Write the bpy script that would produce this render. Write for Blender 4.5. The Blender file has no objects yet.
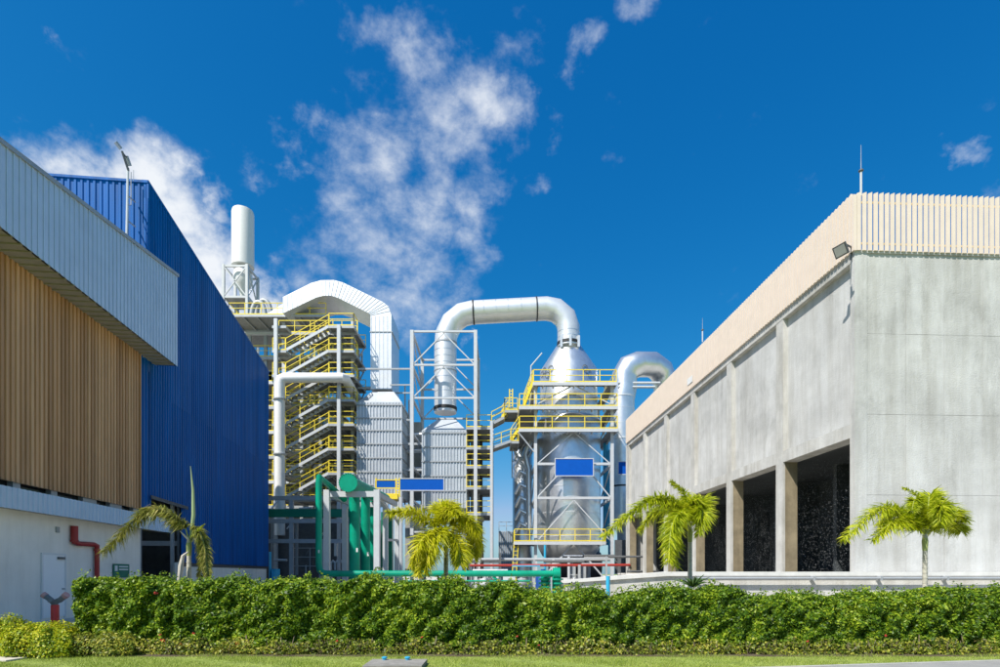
import bpy, math, random
import numpy as np
from mathutils import Vector, Matrix
random.seed(7); rng = np.random.default_rng(7)
R = math.radians
sc = bpy.context.scene
col = sc.collection

# ------------------------------------------------------------------ camera
F = 560.0; HORIZON = 574.0; EYE = 1.6
cam_d = bpy.data.cameras.new('camera'); cam = bpy.data.objects.new('camera', cam_d); col.objects.link(cam)
cam.location = (0, 0, EYE); cam.rotation_euler = (R(90), 0, 0)
cam_d.sensor_width = 36; cam_d.lens = F*36/1000; cam_d.shift_y = (HORIZON-333.5)/1000
cam_d.clip_start = .1; cam_d.clip_end = 5000
sc.camera = cam
# ------------------------------------------------------------------ light
SUN_AZ, SUN_EL = 42, 50            # sun stands behind the camera, to the left
to_sun = Vector((-math.sin(R(SUN_AZ))*math.cos(R(SUN_EL)), -math.cos(R(SUN_AZ))*math.cos(R(SUN_EL)), math.sin(R(SUN_EL))))
sun_d = bpy.data.lights.new('sun', 'SUN'); sun = bpy.data.objects.new('sun', sun_d); col.objects.link(sun)
sun.rotation_euler = (-to_sun).to_track_quat('-Z', 'Y').to_euler(); sun.location = to_sun*100
sun_d.energy = 4.4; sun_d.angle = R(.53); sun_d.color = (1, .95, .87)
sc.view_settings.view_transform = 'Standard'; sc.view_settings.look = 'None'
sc.view_settings.exposure = .60; sc.view_settings.gamma = 1
sc.cycles.max_bounces = 7; sc.cycles.diffuse_bounces = 3; sc.cycles.transparent_max_bounces = 8

def ray(px, py): return Vector(((px-500)/F, 1, (HORIZON-py)/F)).normalized()

w = bpy.data.worlds.new('World'); sc.world = w; w.use_nodes = True
nt = w.node_tree; N = nt.nodes; L = nt.links
for n in list(N): N.remove(n)
out = N.new('ShaderNodeOutputWorld'); bg = N.new('ShaderNodeBackground')
sky = N.new('ShaderNodeTexSky'); sky.sky_type = 'NISHITA'; sky.sun_disc = False
sky.sun_elevation = R(SUN_EL); sky.sun_rotation = math.atan2(to_sun.x, to_sun.y)
sky.air_density = 1.0; sky.dust_density = .8; sky.ozone_density = 3.0
def math_node(op, a, b=None, clamp=False):
    n = N.new('ShaderNodeMath'); n.operation = op; n.use_clamp = clamp
    for i, v in enumerate((a, b)):
        if v is None: continue
        if isinstance(v, (int, float)): n.inputs[i].default_value = v
        else: L.new(v, n.inputs[i])
    return n.outputs[0]
hs = N.new('ShaderNodeHueSaturation'); hs.inputs['Saturation'].default_value = 1.28; hs.inputs['Value'].default_value = 1.0
hs.inputs['Hue'].default_value = .493
L.new(sky.outputs[0], hs.inputs['Color'])
tc = N.new('ShaderNodeTexCoord'); gen = tc.outputs['Generated']
nz1 = N.new('ShaderNodeTexNoise'); nz1.inputs['Scale'].default_value = 10.0; nz1.inputs['Detail'].default_value = 11; nz1.inputs['Roughness'].default_value = .62
nz1.inputs['Distortion'].default_value = .15
mp = N.new('ShaderNodeMapping'); mp.inputs['Scale'].default_value = (1, 1, 1.3); mp.inputs['Location'].default_value = (3.1, .4, 1.7)
L.new(gen, mp.inputs['Vector']); L.new(mp.outputs[0], nz1.inputs['Vector'])
mask = None
# clouds: direction, angular radius, weight
blobs = [(300,145,.042,.80),(328,135,.036,.72),(405,35,.045,.60),(440,62,.06,.68),(500,92,.07,.80),(530,90,.04,.72),(455,130,.08,.74),(400,160,.09,.72),(440,195,.09,.70),
         (490,185,.06,.68),(530,180,.035,.6),(380,230,.09,.62),(440,240,.09,.64),(340,250,.08,.55),(490,240,.05,.64),(420,280,.08,.56),(355,200,.07,.62),(470,270,.06,.55),(390,120,.05,.5),
         (25,180,.06,.80),(85,185,.065,.85),(150,180,.07,.92),(198,195,.05,.75),(235,190,.03,.66),(205,242,.075,.95),(215,280,.08,1.0),(180,225,.075,.9),
         (262,265,.05,.78),(275,296,.05,.85),(250,250,.045,.65),(645,8,.035,.58),(605,50,.028,.58),(525,20,.045,.55),(997,140,.022,.66),(985,190,.024,.56),
         (490,346,.018,.66),(505,343,.018,.66),(15,10,.02,.52),(355,337,.026,.60),(560,122,.025,.5)]
wn = N.new('ShaderNodeTexNoise'); wn.inputs['Scale'].default_value = 7; wn.inputs['Detail'].default_value = 7; wn.inputs['Roughness'].default_value = .6; L.new(gen, wn.inputs['Vector'])
ws = N.new('ShaderNodeVectorMath'); ws.operation = 'SUBTRACT'; L.new(wn.outputs['Color'], ws.inputs[0]); ws.inputs[1].default_value = (.5,.5,.5)
wk = N.new('ShaderNodeVectorMath'); wk.operation = 'SCALE'; L.new(ws.outputs[0], wk.inputs[0]); wk.inputs['Scale'].default_value = .22
wa = N.new('ShaderNodeVectorMath'); wa.operation = 'ADD'; L.new(gen, wa.inputs[0]); L.new(wk.outputs[0], wa.inputs[1]); warped = wa.outputs[0]
for (bx_, by_, rad, wt) in blobs:
    wt *= 1.24 if bx_ < 290 else .95
    vm = N.new('ShaderNodeVectorMath'); vm.operation = 'DISTANCE'; L.new(warped, vm.inputs[0]); vm.inputs[1].default_value = ray(bx_-16, by_+10)
    mr = N.new('ShaderNodeMapRange'); mr.interpolation_type = 'SMOOTHSTEP'
    L.new(vm.outputs['Value'], mr.inputs['Value'])
    mr.inputs['From Min'].default_value = 0; mr.inputs['From Max'].default_value = rad*1.7
    mr.inputs['To Min'].default_value = wt; mr.inputs['To Max'].default_value = 0
    mask = mr.outputs[0] if mask is None else math_node('MAXIMUM', mask, mr.outputs[0])
nz2 = N.new('ShaderNodeTexNoise'); nz2.inputs['Scale'].default_value = 2.2; nz2.inputs['Detail'].default_value = 3; L.new(gen, nz2.inputs['Vector'])
sep = N.new('ShaderNodeSeparateXYZ'); L.new(gen, sep.inputs[0])
away = N.new('ShaderNodeMapRange'); away.interpolation_type = 'SMOOTHSTEP'; L.new(sep.outputs['Y'], away.inputs['Value'])
away.inputs['From Min'].default_value = .45; away.inputs['From Max'].default_value = .0; away.inputs['To Min'].default_value = 0; away.inputs['To Max'].default_value = 1
m2 = N.new('ShaderNodeMapRange'); L.new(nz2.outputs['Fac'], m2.inputs['Value']); m2.inputs['From Min'].default_value = .48; m2.inputs['From Max'].default_value = .68; m2.inputs['To Max'].default_value = .8
mask = math_node('MAXIMUM', mask, math_node('MULTIPLY', m2.outputs[0], away.outputs[0]))
# density = smoothstep(noise + mask)
nzf = N.new('ShaderNodeTexNoise'); nzf.inputs['Scale'].default_value = 24; nzf.inputs['Detail'].default_value = 9; nzf.inputs['Roughness'].default_value = .6; nzf.inputs['Distortion'].default_value = .15
mpf = N.new('ShaderNodeMapping'); mpf.inputs['Rotation'].default_value = (0, R(-30), 0); mpf.inputs['Scale'].default_value = (.85, 1, 1.35); L.new(gen, mpf.inputs['Vector']); L.new(mpf.outputs[0], nzf.inputs['Vector'])
nsum = math_node('ADD', math_node('MULTIPLY', nz1.outputs['Fac'], .68), math_node('MULTIPLY', nzf.outputs['Fac'], .32))
dn = math_node('ADD', nsum, math_node('MULTIPLY', mask, .46))
dm = N.new('ShaderNodeMapRange'); dm.interpolation_type = 'SMOOTHSTEP'; L.new(dn, dm.inputs['Value'])
dm.inputs['From Min'].default_value = .60; dm.inputs['From Max'].default_value = 1.06
dens = math_node('MULTIPLY', dm.outputs[0], .92)
dens = math_node('MULTIPLY', dens, math_node('GREATER_THAN', sep.outputs['Z'], 0.0))
skyS = N.new('ShaderNodeMix'); skyS.data_type = 'RGBA'; skyS.blend_type = 'MULTIPLY'; skyS.inputs['Factor'].default_value = 1
L.new(hs.outputs[0], skyS.inputs['A']); skyS.inputs['B'].default_value = (.60, .98, 1.08, 1)
sepc = N.new('ShaderNodeSeparateColor'); L.new(skyS.outputs['Result'], sepc.inputs[0]); comb = N.new('ShaderNodeCombineColor')
gg = math_node('MULTIPLY', math_node('POWER', sepc.outputs[1], .887), .992)
bb = math_node('MULTIPLY', math_node('POWER', sepc.outputs[2], .64), 1.74)
rr0 = math_node('MINIMUM', math_node('MULTIPLY', math_node('POWER', sepc.outputs[0], 2.0), .98), math_node('MULTIPLY', gg, .62))
L.new(rr0, comb.inputs[0]); L.new(gg, comb.inputs[1]); L.new(bb, comb.inputs[2])
mx = N.new('ShaderNodeMix'); mx.data_type = 'RGBA'
L.new(dens, mx.inputs['Factor']); L.new(comb.outputs[0], mx.inputs['A'])
# cloud body: thin parts greyer-blue, thick parts white
cr = N.new('ShaderNodeMix'); cr.data_type = 'RGBA'; L.new(dm.outputs[0], cr.inputs['Factor'])
cr.inputs['A'].default_value = (5.0, 5.7, 6.7, 1); cr.inputs['B'].default_value = (7.2, 7.4, 7.6, 1)
L.new(cr.outputs['Result'], mx.inputs['B'])
L.new(mx.outputs['Result'], bg.inputs['Color']); bg.inputs['Strength'].default_value = .088
L.new(bg.outputs[0], out.inputs['Surface'])

# ------------------------------------------------------------------ helpers
def P(px, py, Y): return Vector(((px-500)/F*Y, Y, EYE+(HORIZON-py)/F*Y))
ORIG = {}
class MB:
    def __init__(s, X=None): s.v = []; s.f = []; s.pc = []; s.X = X or Matrix()
    def add(s, vs, fs):
        b = len(s.v); X = s.X
        s.v += [X @ Vector(v) for v in vs]; s.pc.append((b, b+len(vs), len(s.f), len(s.f)+len(fs))); s.f += [tuple(b+i for i in f) for f in fs]
        return s
    def box(s, a, b):
        (x0,y0,z0),(x1,y1,z1) = a, b
        x0,x1 = min(x0,x1),max(x0,x1); y0,y1 = min(y0,y1),max(y0,y1); z0,z1 = min(z0,z1),max(z0,z1)
        return s.add([(x0,y0,z0),(x1,y0,z0),(x1,y1,z0),(x0,y1,z0),(x0,y0,z1),(x1,y0,z1),(x1,y1,z1),(x0,y1,z1)],
                     [(0,3,2,1),(4,5,6,7),(0,1,5,4),(1,2,6,5),(2,3,7,6),(3,0,4,7)])
    def bar(s, a, b, w, h=None):
        a, b = Vector(a), Vector(b); d = b-a
        if d.length < 1e-6: return s
        h = h or w; d.normalize()
        up = Vector((0,0,1)) if abs(d.z) < .95 else Vector((0,1,0))
        u = d.cross(up).normalized(); v = u.cross(d).normalized()
        vs = [p + u*(sx*w/2) + v*(sy*h/2) for p in (a, b) for sx, sy in ((-1,-1),(1,-1),(1,1),(-1,1))]
        return s.add(vs, [(3,2,1,0),(4,5,6,7),(0,1,5,4),(1,2,6,5),(2,3,7,6),(3,0,4,7)])
    def tube(s, pts, r, n=12, caps=True):
        pts = [Vector(p) for p in pts]; rs = r if isinstance(r, (list, tuple)) else [r]*len(pts)
        m = len(pts); tang = []
        for i in range(m):
            d = Vector((0,0,0))
            if i: d += (pts[i]-pts[i-1]).normalized()
            if i < m-1: d += (pts[i+1]-pts[i]).normalized()
            tang.append(d.normalized())
        u = tang[0].orthogonal().normalized(); vs = []; fs = []
        for i in range(m):
            t = tang[i]; u = (u - t*u.dot(t)).normalized(); v = t.cross(u)
            k = 1.0
            if 0 < i < m-1:
                k = 1/max(.5, t.dot((pts[i+1]-pts[i]).normalized()))
            bend = None
            if k > 1.001: bend = ((pts[i+1]-pts[i]).normalized()-(pts[i]-pts[i-1]).normalized()).normalized()
            for j in range(n):
                a = 2*math.pi*j/n; o = (u*math.cos(a)+v*math.sin(a))*rs[i]
                if bend is not None: o += bend*o.dot(bend)*(k-1)
                vs.append(pts[i]+o)
        for i in range(m-1):
            for j in range(n):
                k = (j+1) % n
                fs.append((i*n+j, i*n+k, (i+1)*n+k, (i+1)*n+j))
        if caps: fs.append(tuple(range(n-1,-1,-1))); fs.append(tuple((m-1)*n+j for j in range(n)))
        return s.add(vs, fs)
    def lathe(s, c, prof, n=32):
        c = Vector(c); vs = []; fs = []; m = len(prof)
        for r, z in prof:
            for j in range(n):
                a = 2*math.pi*j/n; vs.append(c+Vector((r*math.cos(a), r*math.sin(a), z)))
        for i in range(m-1):
            for j in range(n):
                k = (j+1) % n; fs.append((i*n+j, i*n+k, (i+1)*n+k, (i+1)*n+j))
        fs.append(tuple(range(n-1,-1,-1))); fs.append(tuple((m-1)*n+j for j in range(n)))
        return s.add(vs, fs)
    def prism(s, poly, d):           # planar polygon pushed along d
        poly = [Vector(p) for p in poly]; d = Vector(d); n = len(poly)
        fs = [tuple(range(n-1,-1,-1)), tuple(n+i for i in range(n))] + [(i,(i+1)%n,n+(i+1)%n,n+i) for i in range(n)]
        return s.add(poly+[p+d for p in poly], fs)
    def mesh(s, name, mat, smooth=False, off=Vector((0,0,0))):
        me = bpy.data.meshes.new(name)
        me.from_pydata([tuple(v-off) for v in s.v], [], s.f)
        if isinstance(mat, (list, tuple)):
            for m_ in mat: me.materials.append(m_)
        else: me.materials.append(mat)
        import bmesh
        bm = bmesh.new(); bm.from_mesh(me); bmesh.ops.recalc_face_normals(bm, faces=bm.faces)
        bm.to_mesh(me); bm.free()
        if smooth:
            me.polygons.foreach_set('use_smooth', [len(p.vertices) == 4 for p in me.polygons])
            try: me.set_sharp_from_angle(angle=R(40))
            except Exception: pass
        me.update()
        return me
    def each(s, name, mat, parent, smooth=False):
        for v0, v1, f0, f1 in s.pc:
            q = MB(); q.v = s.v[v0:v1]; q.f = [tuple(i-v0 for i in f) for f in s.f[f0:f1]]; q.build(name, mat, parent, smooth)
    def build(s, name, mat, parent=None, smooth=False, kind=None):
        if parent is not None: off = ORIG[parent]
        else:
            xs = [v.x for v in s.v]; ys = [v.y for v in s.v]; zs = [v.z for v in s.v]
            off = Vector(((min(xs)+max(xs))/2, (min(ys)+max(ys))/2, min(zs)))
        me = s.mesh(name, mat, smooth, off)
        o = bpy.data.objects.new(name, me); col.objects.link(o)
        if parent is not None: o.parent = parent
        else: o.location = off
        ORIG[o] = off
        if kind: o['kind'] = kind
        return o
def inst(name, me, loc, rotz, parent):
    o = bpy.data.objects.new(name, me); col.objects.link(o)
    o.parent = parent; o.location = Vector(loc)-ORIG[parent]; o.rotation_euler = (0,0,rotz); ORIG[o] = Vector(loc)
    return o
def tag(o, label, cat, group=None):
    o['label'] = label; o['category'] = cat
    if group: o['group'] = group
    return o
def thing(name, label, cat, loc, group=None):
    o = bpy.data.objects.new(name, None); col.objects.link(o); o.location = loc; o.empty_display_size = .3
    ORIG[o] = Vector(loc); return tag(o, label, cat, group)
def struct(o): o['kind'] = 'structure'; return o
def np_mesh(name, verts, faces_n, mat, off, parent=None):
    """verts (n,k,3): n separate polygons of k corners"""
    n, k, _ = verts.shape
    me = bpy.data.meshes.new(name); me.vertices.add(n*k); me.loops.add(n*k); me.polygons.add(n)
    me.vertices.foreach_set('co', (verts.reshape(-1,3)-np.array(off)).astype(np.float32).ravel())
    me.loops.foreach_set('vertex_index', np.arange(n*k, dtype=np.int32))
    me.polygons.foreach_set('loop_start', np.arange(0, n*k, k, dtype=np.int32))
    me.polygons.foreach_set('loop_total', np.full(n, k, dtype=np.int32))
    me.materials.append(mat); me.update(); me.validate()
    o = bpy.data.objects.new(name, me); col.objects.link(o)
    if parent is not None: o.parent = parent
    else: o.location = off
    ORIG[o] = Vector(off); return o

def spline(pts, n):
    pts = [Vector(p) for p in pts]; q = [pts[0]*2-pts[1]]+pts+[pts[-1]*2-pts[-2]]; o = []
    for i in range(1, len(q)-2):
        for j in range(n):
            t = j/n; a_, b_, c_, d_ = q[i-1],q[i],q[i+1],q[i+2]
            o.append(.5*((2*b_)+(c_-a_)*t+(2*a_-5*b_+4*c_-d_)*t*t+(3*b_-a_-3*c_+d_)*t**3))
    o.append(pts[-1]); return o
# ------------------------------------------------------------------ materials
def nodes(name):
    m = bpy.data.materials.new(name); m.use_nodes = True; t = m.node_tree
    return m, t, t.nodes, t.links, t.nodes['Principled BSDF']
def mat(name, c, rough=.6, metal=0, var=.12, scale=2.0, bump=0, bscale=20, stretch=(1,1,1), c2=None, streak=0, spec=.5, blotch=0):
    m, t, n, l, b = nodes(name)
    geo = n.new('ShaderNodeNewGeometry'); mp = n.new('ShaderNodeMapping'); mp.inputs['Scale'].default_value = stretch
    l.new(geo.outputs['Position'], mp.inputs['Vector'])
    nz = n.new('ShaderNodeTexNoise'); nz.inputs['Scale'].default_value = scale; nz.inputs['Detail'].default_value = 6; nz.inputs['Roughness'].default_value = .65
    l.new(mp.outputs[0], nz.inputs['Vector'])
    ramp = n.new('ShaderNodeMapRange'); l.new(nz.outputs['Fac'], ramp.inputs['Value']); ramp.inputs['From Min'].default_value = .3; ramp.inputs['From Max'].default_value = .7
    mx = n.new('ShaderNodeMix'); mx.data_type = 'RGBA'; l.new(ramp.outputs[0], mx.inputs['Factor'])
    mx.inputs['A'].default_value = (*[min(1, x*(1-var)) for x in (c2 or c)], 1); mx.inputs['B'].default_value = (*[min(1, x*(1+var)) for x in c], 1)
    colr = mx.outputs['Result']
    if streak:
        m3 = n.new('ShaderNodeMapping'); m3.inputs['Scale'].default_value = (1.3, 1.3, .13); l.new(geo.outputs['Position'], m3.inputs['Vector'])
        z3 = n.new('ShaderNodeTexNoise'); z3.inputs['Scale'].default_value = 1.6; z3.inputs['Detail'].default_value = 7; z3.inputs['Roughness'].default_value = .7; l.new(m3.outputs[0], z3.inputs['Vector'])
        r3 = n.new('ShaderNodeMapRange'); l.new(z3.outputs['Fac'], r3.inputs['Value']); r3.inputs['From Min'].default_value = .42; r3.inputs['From Max'].default_value = .72
        r3.inputs['To Min'].default_value = 0; r3.inputs['To Max'].default_value = streak
        mz = n.new('ShaderNodeMix'); mz.data_type = 'RGBA'; mz.blend_type = 'MULTIPLY'; l.new(r3.outputs[0], mz.inputs['Factor']); l.new(colr, mz.inputs['A'])
        mz.inputs['B'].default_value = (.46, .42, .34, 1); colr = mz.outputs['Result']
    if blotch:
        m4 = n.new('ShaderNodeMapping'); m4.inputs['Scale'].default_value = (.8, .8, .45); m4.inputs['Location'].default_value = (4.3, 1.2, 7.7); l.new(geo.outputs['Position'], m4.inputs['Vector'])
        z4 = n.new('ShaderNodeTexNoise'); z4.inputs['Scale'].default_value = 1.0; z4.inputs['Detail'].default_value = 9; z4.inputs['Roughness'].default_value = .72; z4.inputs['Distortion'].default_value = .4; l.new(m4.outputs[0], z4.inputs['Vector'])
        r4 = n.new('ShaderNodeMapRange'); l.new(z4.outputs['Fac'], r4.inputs['Value']); r4.inputs['From Min'].default_value = .53; r4.inputs['From Max'].default_value = .72; r4.inputs['To Max'].default_value = blotch
        mq = n.new('ShaderNodeMix'); mq.data_type = 'RGBA'; mq.blend_type = 'MULTIPLY'; l.new(r4.outputs[0], mq.inputs['Factor']); l.new(colr, mq.inputs['A'])
        mq.inputs['B'].default_value = (.38, .38, .36, 1); colr = mq.outputs['Result']
        m5 = n.new('ShaderNodeMapping'); m5.inputs['Scale'].default_value = (.15, .15, 3.5); l.new(geo.outputs['Position'], m5.inputs['Vector'])
        z5 = n.new('ShaderNodeTexNoise'); z5.inputs['Scale'].default_value = .8; z5.inputs['Detail'].default_value = 4; l.new(m5.outputs[0], z5.inputs['Vector'])
        r5 = n.new('ShaderNodeMapRange'); l.new(z5.outputs['Fac'], r5.inputs['Value']); r5.inputs['From Min'].default_value = .35; r5.inputs['From Max'].default_value = .7; r5.inputs['To Max'].default_value = blotch*.18
        m6 = n.new('ShaderNodeMix'); m6.data_type = 'RGBA'; m6.blend_type = 'MULTIPLY'; l.new(r5.outputs[0], m6.inputs['Factor']); l.new(colr, m6.inputs['A'])
        m6.inputs['B'].default_value = (.62, .62, .60, 1); colr = m6.outputs['Result']
    l.new(colr, b.inputs['Base Color']); b.inputs['Roughness'].default_value = rough; b.inputs['Metallic'].default_value = metal
    b.inputs['Specular IOR Level'].default_value = spec
    if bump:
        z2 = n.new('ShaderNodeTexNoise'); z2.inputs['Scale'].default_value = bscale; z2.inputs['Detail'].default_value = 5; l.new(mp.outputs[0], z2.inputs['Vector'])
        bp = n.new('ShaderNodeBump'); bp.inputs['Strength'].default_value = bump; bp.inputs['Distance'].default_value = .05
        l.new(z2.outputs['Fac'], bp.inputs['Height']); l.new(bp.outputs[0], b.inputs['Normal'])
    return m
def leaf_mat(name, cols, rough=.45, transl=.35):
    m, t, n, l, b = nodes(name)
    geo = n.new('ShaderNodeNewGeometry'); cr = n.new('ShaderNodeValToRGB'); e = cr.color_ramp.elements
    while len(e) < len(cols): e.new(.5)
    for i, c in enumerate(cols): e[i].position = i/(len(cols)-1); e[i].color = (*c, 1)
    nz = n.new('ShaderNodeTexNoise'); nz.inputs['Scale'].default_value = 1.3; nz.inputs['Detail'].default_value = 3; l.new(geo.outputs['Position'], nz.inputs['Vector'])
    a = n.new('ShaderNodeMath'); a.operation = 'MULTIPLY_ADD'; l.new(nz.outputs['Fac'], a.inputs[0]); a.inputs[1].default_value = 1.1; a.inputs[2].default_value = -.55
    s_ = n.new('ShaderNodeMath'); s_.operation = 'ADD'; s_.use_clamp = True; l.new(geo.outputs['Random Per Island'], s_.inputs[0]); l.new(a.outputs[0], s_.inputs[1])
    l.new(s_.outputs[0], cr.inputs['Fac']); l.new(cr.outputs[0], b.inputs['Base Color']); b.inputs['Roughness'].default_value = rough
    b.inputs['Specular IOR Level'].default_value = .35
    tr = n.new('ShaderNodeBsdfTranslucent'); l.new(cr.outputs[0], tr.inputs['Color'])
    ms = n.new('ShaderNodeMixShader'); ms.inputs[0].default_value = transl
    l.new(b.outputs[0], ms.inputs[1]); l.new(tr.outputs[0], ms.inputs[2]); l.new(ms.outputs[0], n['Material Output'].inputs['Surface'])
    return m
concrete = mat('weathered_concrete', (.515,.515,.505), .85, var=.17, scale=.55, bump=.25, bscale=25, streak=.45, blotch=.42)
concrete_pier = mat('pier_concrete', (.50,.495,.475), .85, var=.14, scale=1.5, bump=.25, bscale=25, streak=.6)
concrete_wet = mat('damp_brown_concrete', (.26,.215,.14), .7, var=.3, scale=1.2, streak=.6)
concrete_dark = mat('wet_shaded_fill', (.045,.052,.055), .6, var=.3, scale=1.2)  # wet concrete, with the depth shade of the bays put into its colour
basin_c = mat('basin_concrete', (.56,.55,.52), .85, var=.12, scale=1.5, bump=.2, streak=.55)
coping_c = mat('coping_concrete', (.66,.65,.62), .8, var=.1, scale=3)
yard = mat('yard_concrete', (.50,.46,.39), .9, var=.15, scale=.6, bump=.15)
soil = mat('soil', (.10,.075,.045), 1, var=.4, scale=6, bump=.6)
turf = mat('turf', (.24,.30,.06), 1, var=.3, scale=3, c2=(.19,.25,.05))
beige = mat('beige_slat_paint', (.72,.61,.51), .55, var=.05, scale=2)
beige_rail = mat('pale_yellow_rail', (.66,.52,.30), .5, var=.05)
tan = mat('tan_sheet_paint', (.57,.315,.145), .55, var=.16, scale=.7, stretch=(1,3,.25), streak=.35)
greysheet = mat('light_grey_sheet', (.47,.58,.72), .4, .15, var=.06, scale=1)
greycap = mat('grey_flashing', (.36,.37,.37), .45, .3, var=.08)
soffit_m = mat('soffit_sheet', (.36,.33,.27), .6, var=.12, scale=2)
whitewall = mat('white_plaster', (.87,.825,.74), .85, var=.06, scale=.8, bump=.08, streak=.2)
whitepaint = mat('white_paint', (.70,.70,.69), .45, var=.04)
blue = mat('blue_sheet_paint', (.0,.095,.33), .42, .0, var=.30, scale=1.6, stretch=(2,2,.10), spec=.16)  # tall tone streaks imitate reflections on the glossy ribs
blue_b = mat('blue_sheet_sheen', (.004,.105,.35), .40, .0, var=.30, scale=1.6, stretch=(2,2,.10), spec=.2)  # lighter variant, reflected streaks again put into the colour
blue_sign = mat('blue_sign_face', (.003,.085,.42), .6, var=.05, spec=.1)
silver = mat('aluminium_jacket', (.72,.74,.76), .34, .85, var=.10, scale=1.2, bump=.45, bscale=1.6)
silver2 = mat('aluminium_sheet', (.72,.73,.74), .40, .55, var=.06, scale=1.0, bump=.15, bscale=2.0)
whitesteel = mat('white_steel', (.50,.52,.54), .55, var=.06, scale=3)
greysteel = mat('galvanised_steel', (.36,.38,.40), .5, .2, var=.12, scale=3)
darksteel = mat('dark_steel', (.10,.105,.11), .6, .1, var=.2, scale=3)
grating = mat('deck_grating', (.22,.23,.23), .6, .2, var=.25, scale=5)
casing_sheet = mat('casing_sheet', (.46,.49,.52), .45, .35, var=.10, scale=1.0, bump=.25, bscale=2.0)
black = mat('black_rubber', (.02,.02,.022), .6)
yellow = mat('yellow_rail_paint', (.80,.62,.04), .45, var=.08, scale=4)
green = mat('green_pipe_paint', (.0,.27,.165), .42, var=.22, scale=1.5, spec=.25)
greendark = mat('dark_green_paint', (.0,.16,.095), .5, var=.1)
red = mat('red_paint', (.36,.02,.02), .45, var=.1)
orange = mat('red_orange_paint', (.33,.025,.015), .45, var=.1)
pinkcap = mat('pale_red_cap', (.55,.30,.27), .5)
cyan = mat('cyan_pipe_paint', (.03,.34,.55), .45)
glass = mat('dark_window_glass', (.015,.018,.02), .12, 0, var=.1)
casing_dark = mat('boiler_casing', (.34,.34,.32), .6, .1, var=.25, scale=.7, streak=.4)
bark = mat('palm_trunk', (.48,.46,.38), .9, var=.25, scale=6, stretch=(1,1,6), bump=.4)
hedge_leaf = leaf_mat('hedge_leaf', [(.030,.078,.006),(.085,.18,.008),(.18,.29,.012),(.38,.47,.03)])
border_leaf = leaf_mat('border_leaf', [(.12,.10,.04),(.11,.18,.015),(.28,.32,.03),(.50,.46,.07)])
gold_leaf = leaf_mat('golden_leaf', [(.12,.22,.01),(.30,.40,.015),(.50,.52,.02),(.62,.56,.03)])
flower_m = mat('red_petal', (.5,.04,.03), .6)
grass_m = leaf_mat('grass_blade', [(.20,.28,.03),(.29,.38,.05),(.38,.45,.08),(.48,.50,.15)], .6, .35)
frond_g = leaf_mat('palm_leaflet_green', [(.22,.30,.006),(.38,.46,.008),(.52,.57,.012),(.66,.66,.05)], .5, .5)
frond_y = leaf_mat('palm_leaflet_yellow', [(.32,.36,.006),(.50,.52,.008),(.62,.60,.012),(.74,.68,.06)], .5, .5)
frond_d = leaf_mat('palm_leaflet_dry', [(.09,.10,.02),(.20,.23,.03),(.34,.34,.05),(.44,.38,.12)])
dead = mat('dry_sheath', (.52,.47,.40), .9, var=.2, scale=8)
rachis_m = mat('palm_rachis', (.34,.38,.12), .6, var=.15)
dropm = mat('water_drop', (.55,.57,.58), .2, var=.02)

# ------------------------------------------------------------------ setting: ground
struct(MB().add([(-2500,-2500,-.05),(2500,-2500,-.05),(2500,2500,-.05),(-2500,2500,-.05)], [(0,1,2,3)]).build('terrain', turf))
struct(MB().box((-160,12.9,-.04),(170,700,0.0)).build('yard', yard))
struct(MB().box((-40,45.4,-.03),(40,110,.006)).build('low_bounce_floor', mat('low_bounce_grey', (.085,.085,.085), .9, var=.2, scale=1)))  # dark ground added to cut bounce light on the plant's undersides
struct(MB().box((-30,3.5,-.04),(30,12.9,-.004)).build('lawn', turf))
# road edge at the lower right
struct(MB().prism([(3.2,9.18,.0),(30,13.7,.0),(30,4,.0),(3.2,4,.0)], (0,0,.012)).build('road', mat('road_concrete', (.27,.265,.25), .9, var=.1)))
struct(MB().prism([(3.2,9.18,.0),(30,13.7,.0),(30,13.8,.0),(3.2,9.28,.0)], (0,0,.03)).build('kerb', mat('kerb_concrete', (.36,.355,.33), .9, var=.15, scale=4)))

# ------------------------------------------------------------------ right: concrete cooling tower building
RB = Matrix.Translation((11.4, 18.0, 0)) @ Matrix.Rotation(R(2.8), 4, 'Z')
def rb(x, y, z): return RB @ Vector((x, y, z))
ct = thing('cooling_tower', 'grey concrete cooling tower hall with beige slatted parapet and dark open bays', 'building', rb(0,0,0))
LEN, WID, BAY = 26.6, 13.0, 26.6/6
Zl, Zt, Ztop = 6.03, 11.95, 13.85
# front wall: cast panels with fine joints
xs = [.42, 1.72, 3.02, 4.32, 5.62, 8.2, WID]; zs = [1.60, 4.15, 6.75, 9.35, 11.93]
for i in range(6):
    for j in range(4):
        MB(RB).box((xs[i]+.004, .02+.004*((i+j)%2), zs[j]+.004), (xs[i+1]-.004, .15 if i == 0 else .35, zs[j+1]-.004)).build('wall_panel', concrete, ct)
MB(RB).box((.0,0,1.60),(.415,.16,11.93)).build('corner_pier', concrete, ct)
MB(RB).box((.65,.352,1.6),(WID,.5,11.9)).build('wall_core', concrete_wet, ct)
MB(RB).box((-.02,-.02,11.93),(WID,.5,12.02)).build('parapet_beam', concrete, ct)
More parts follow.
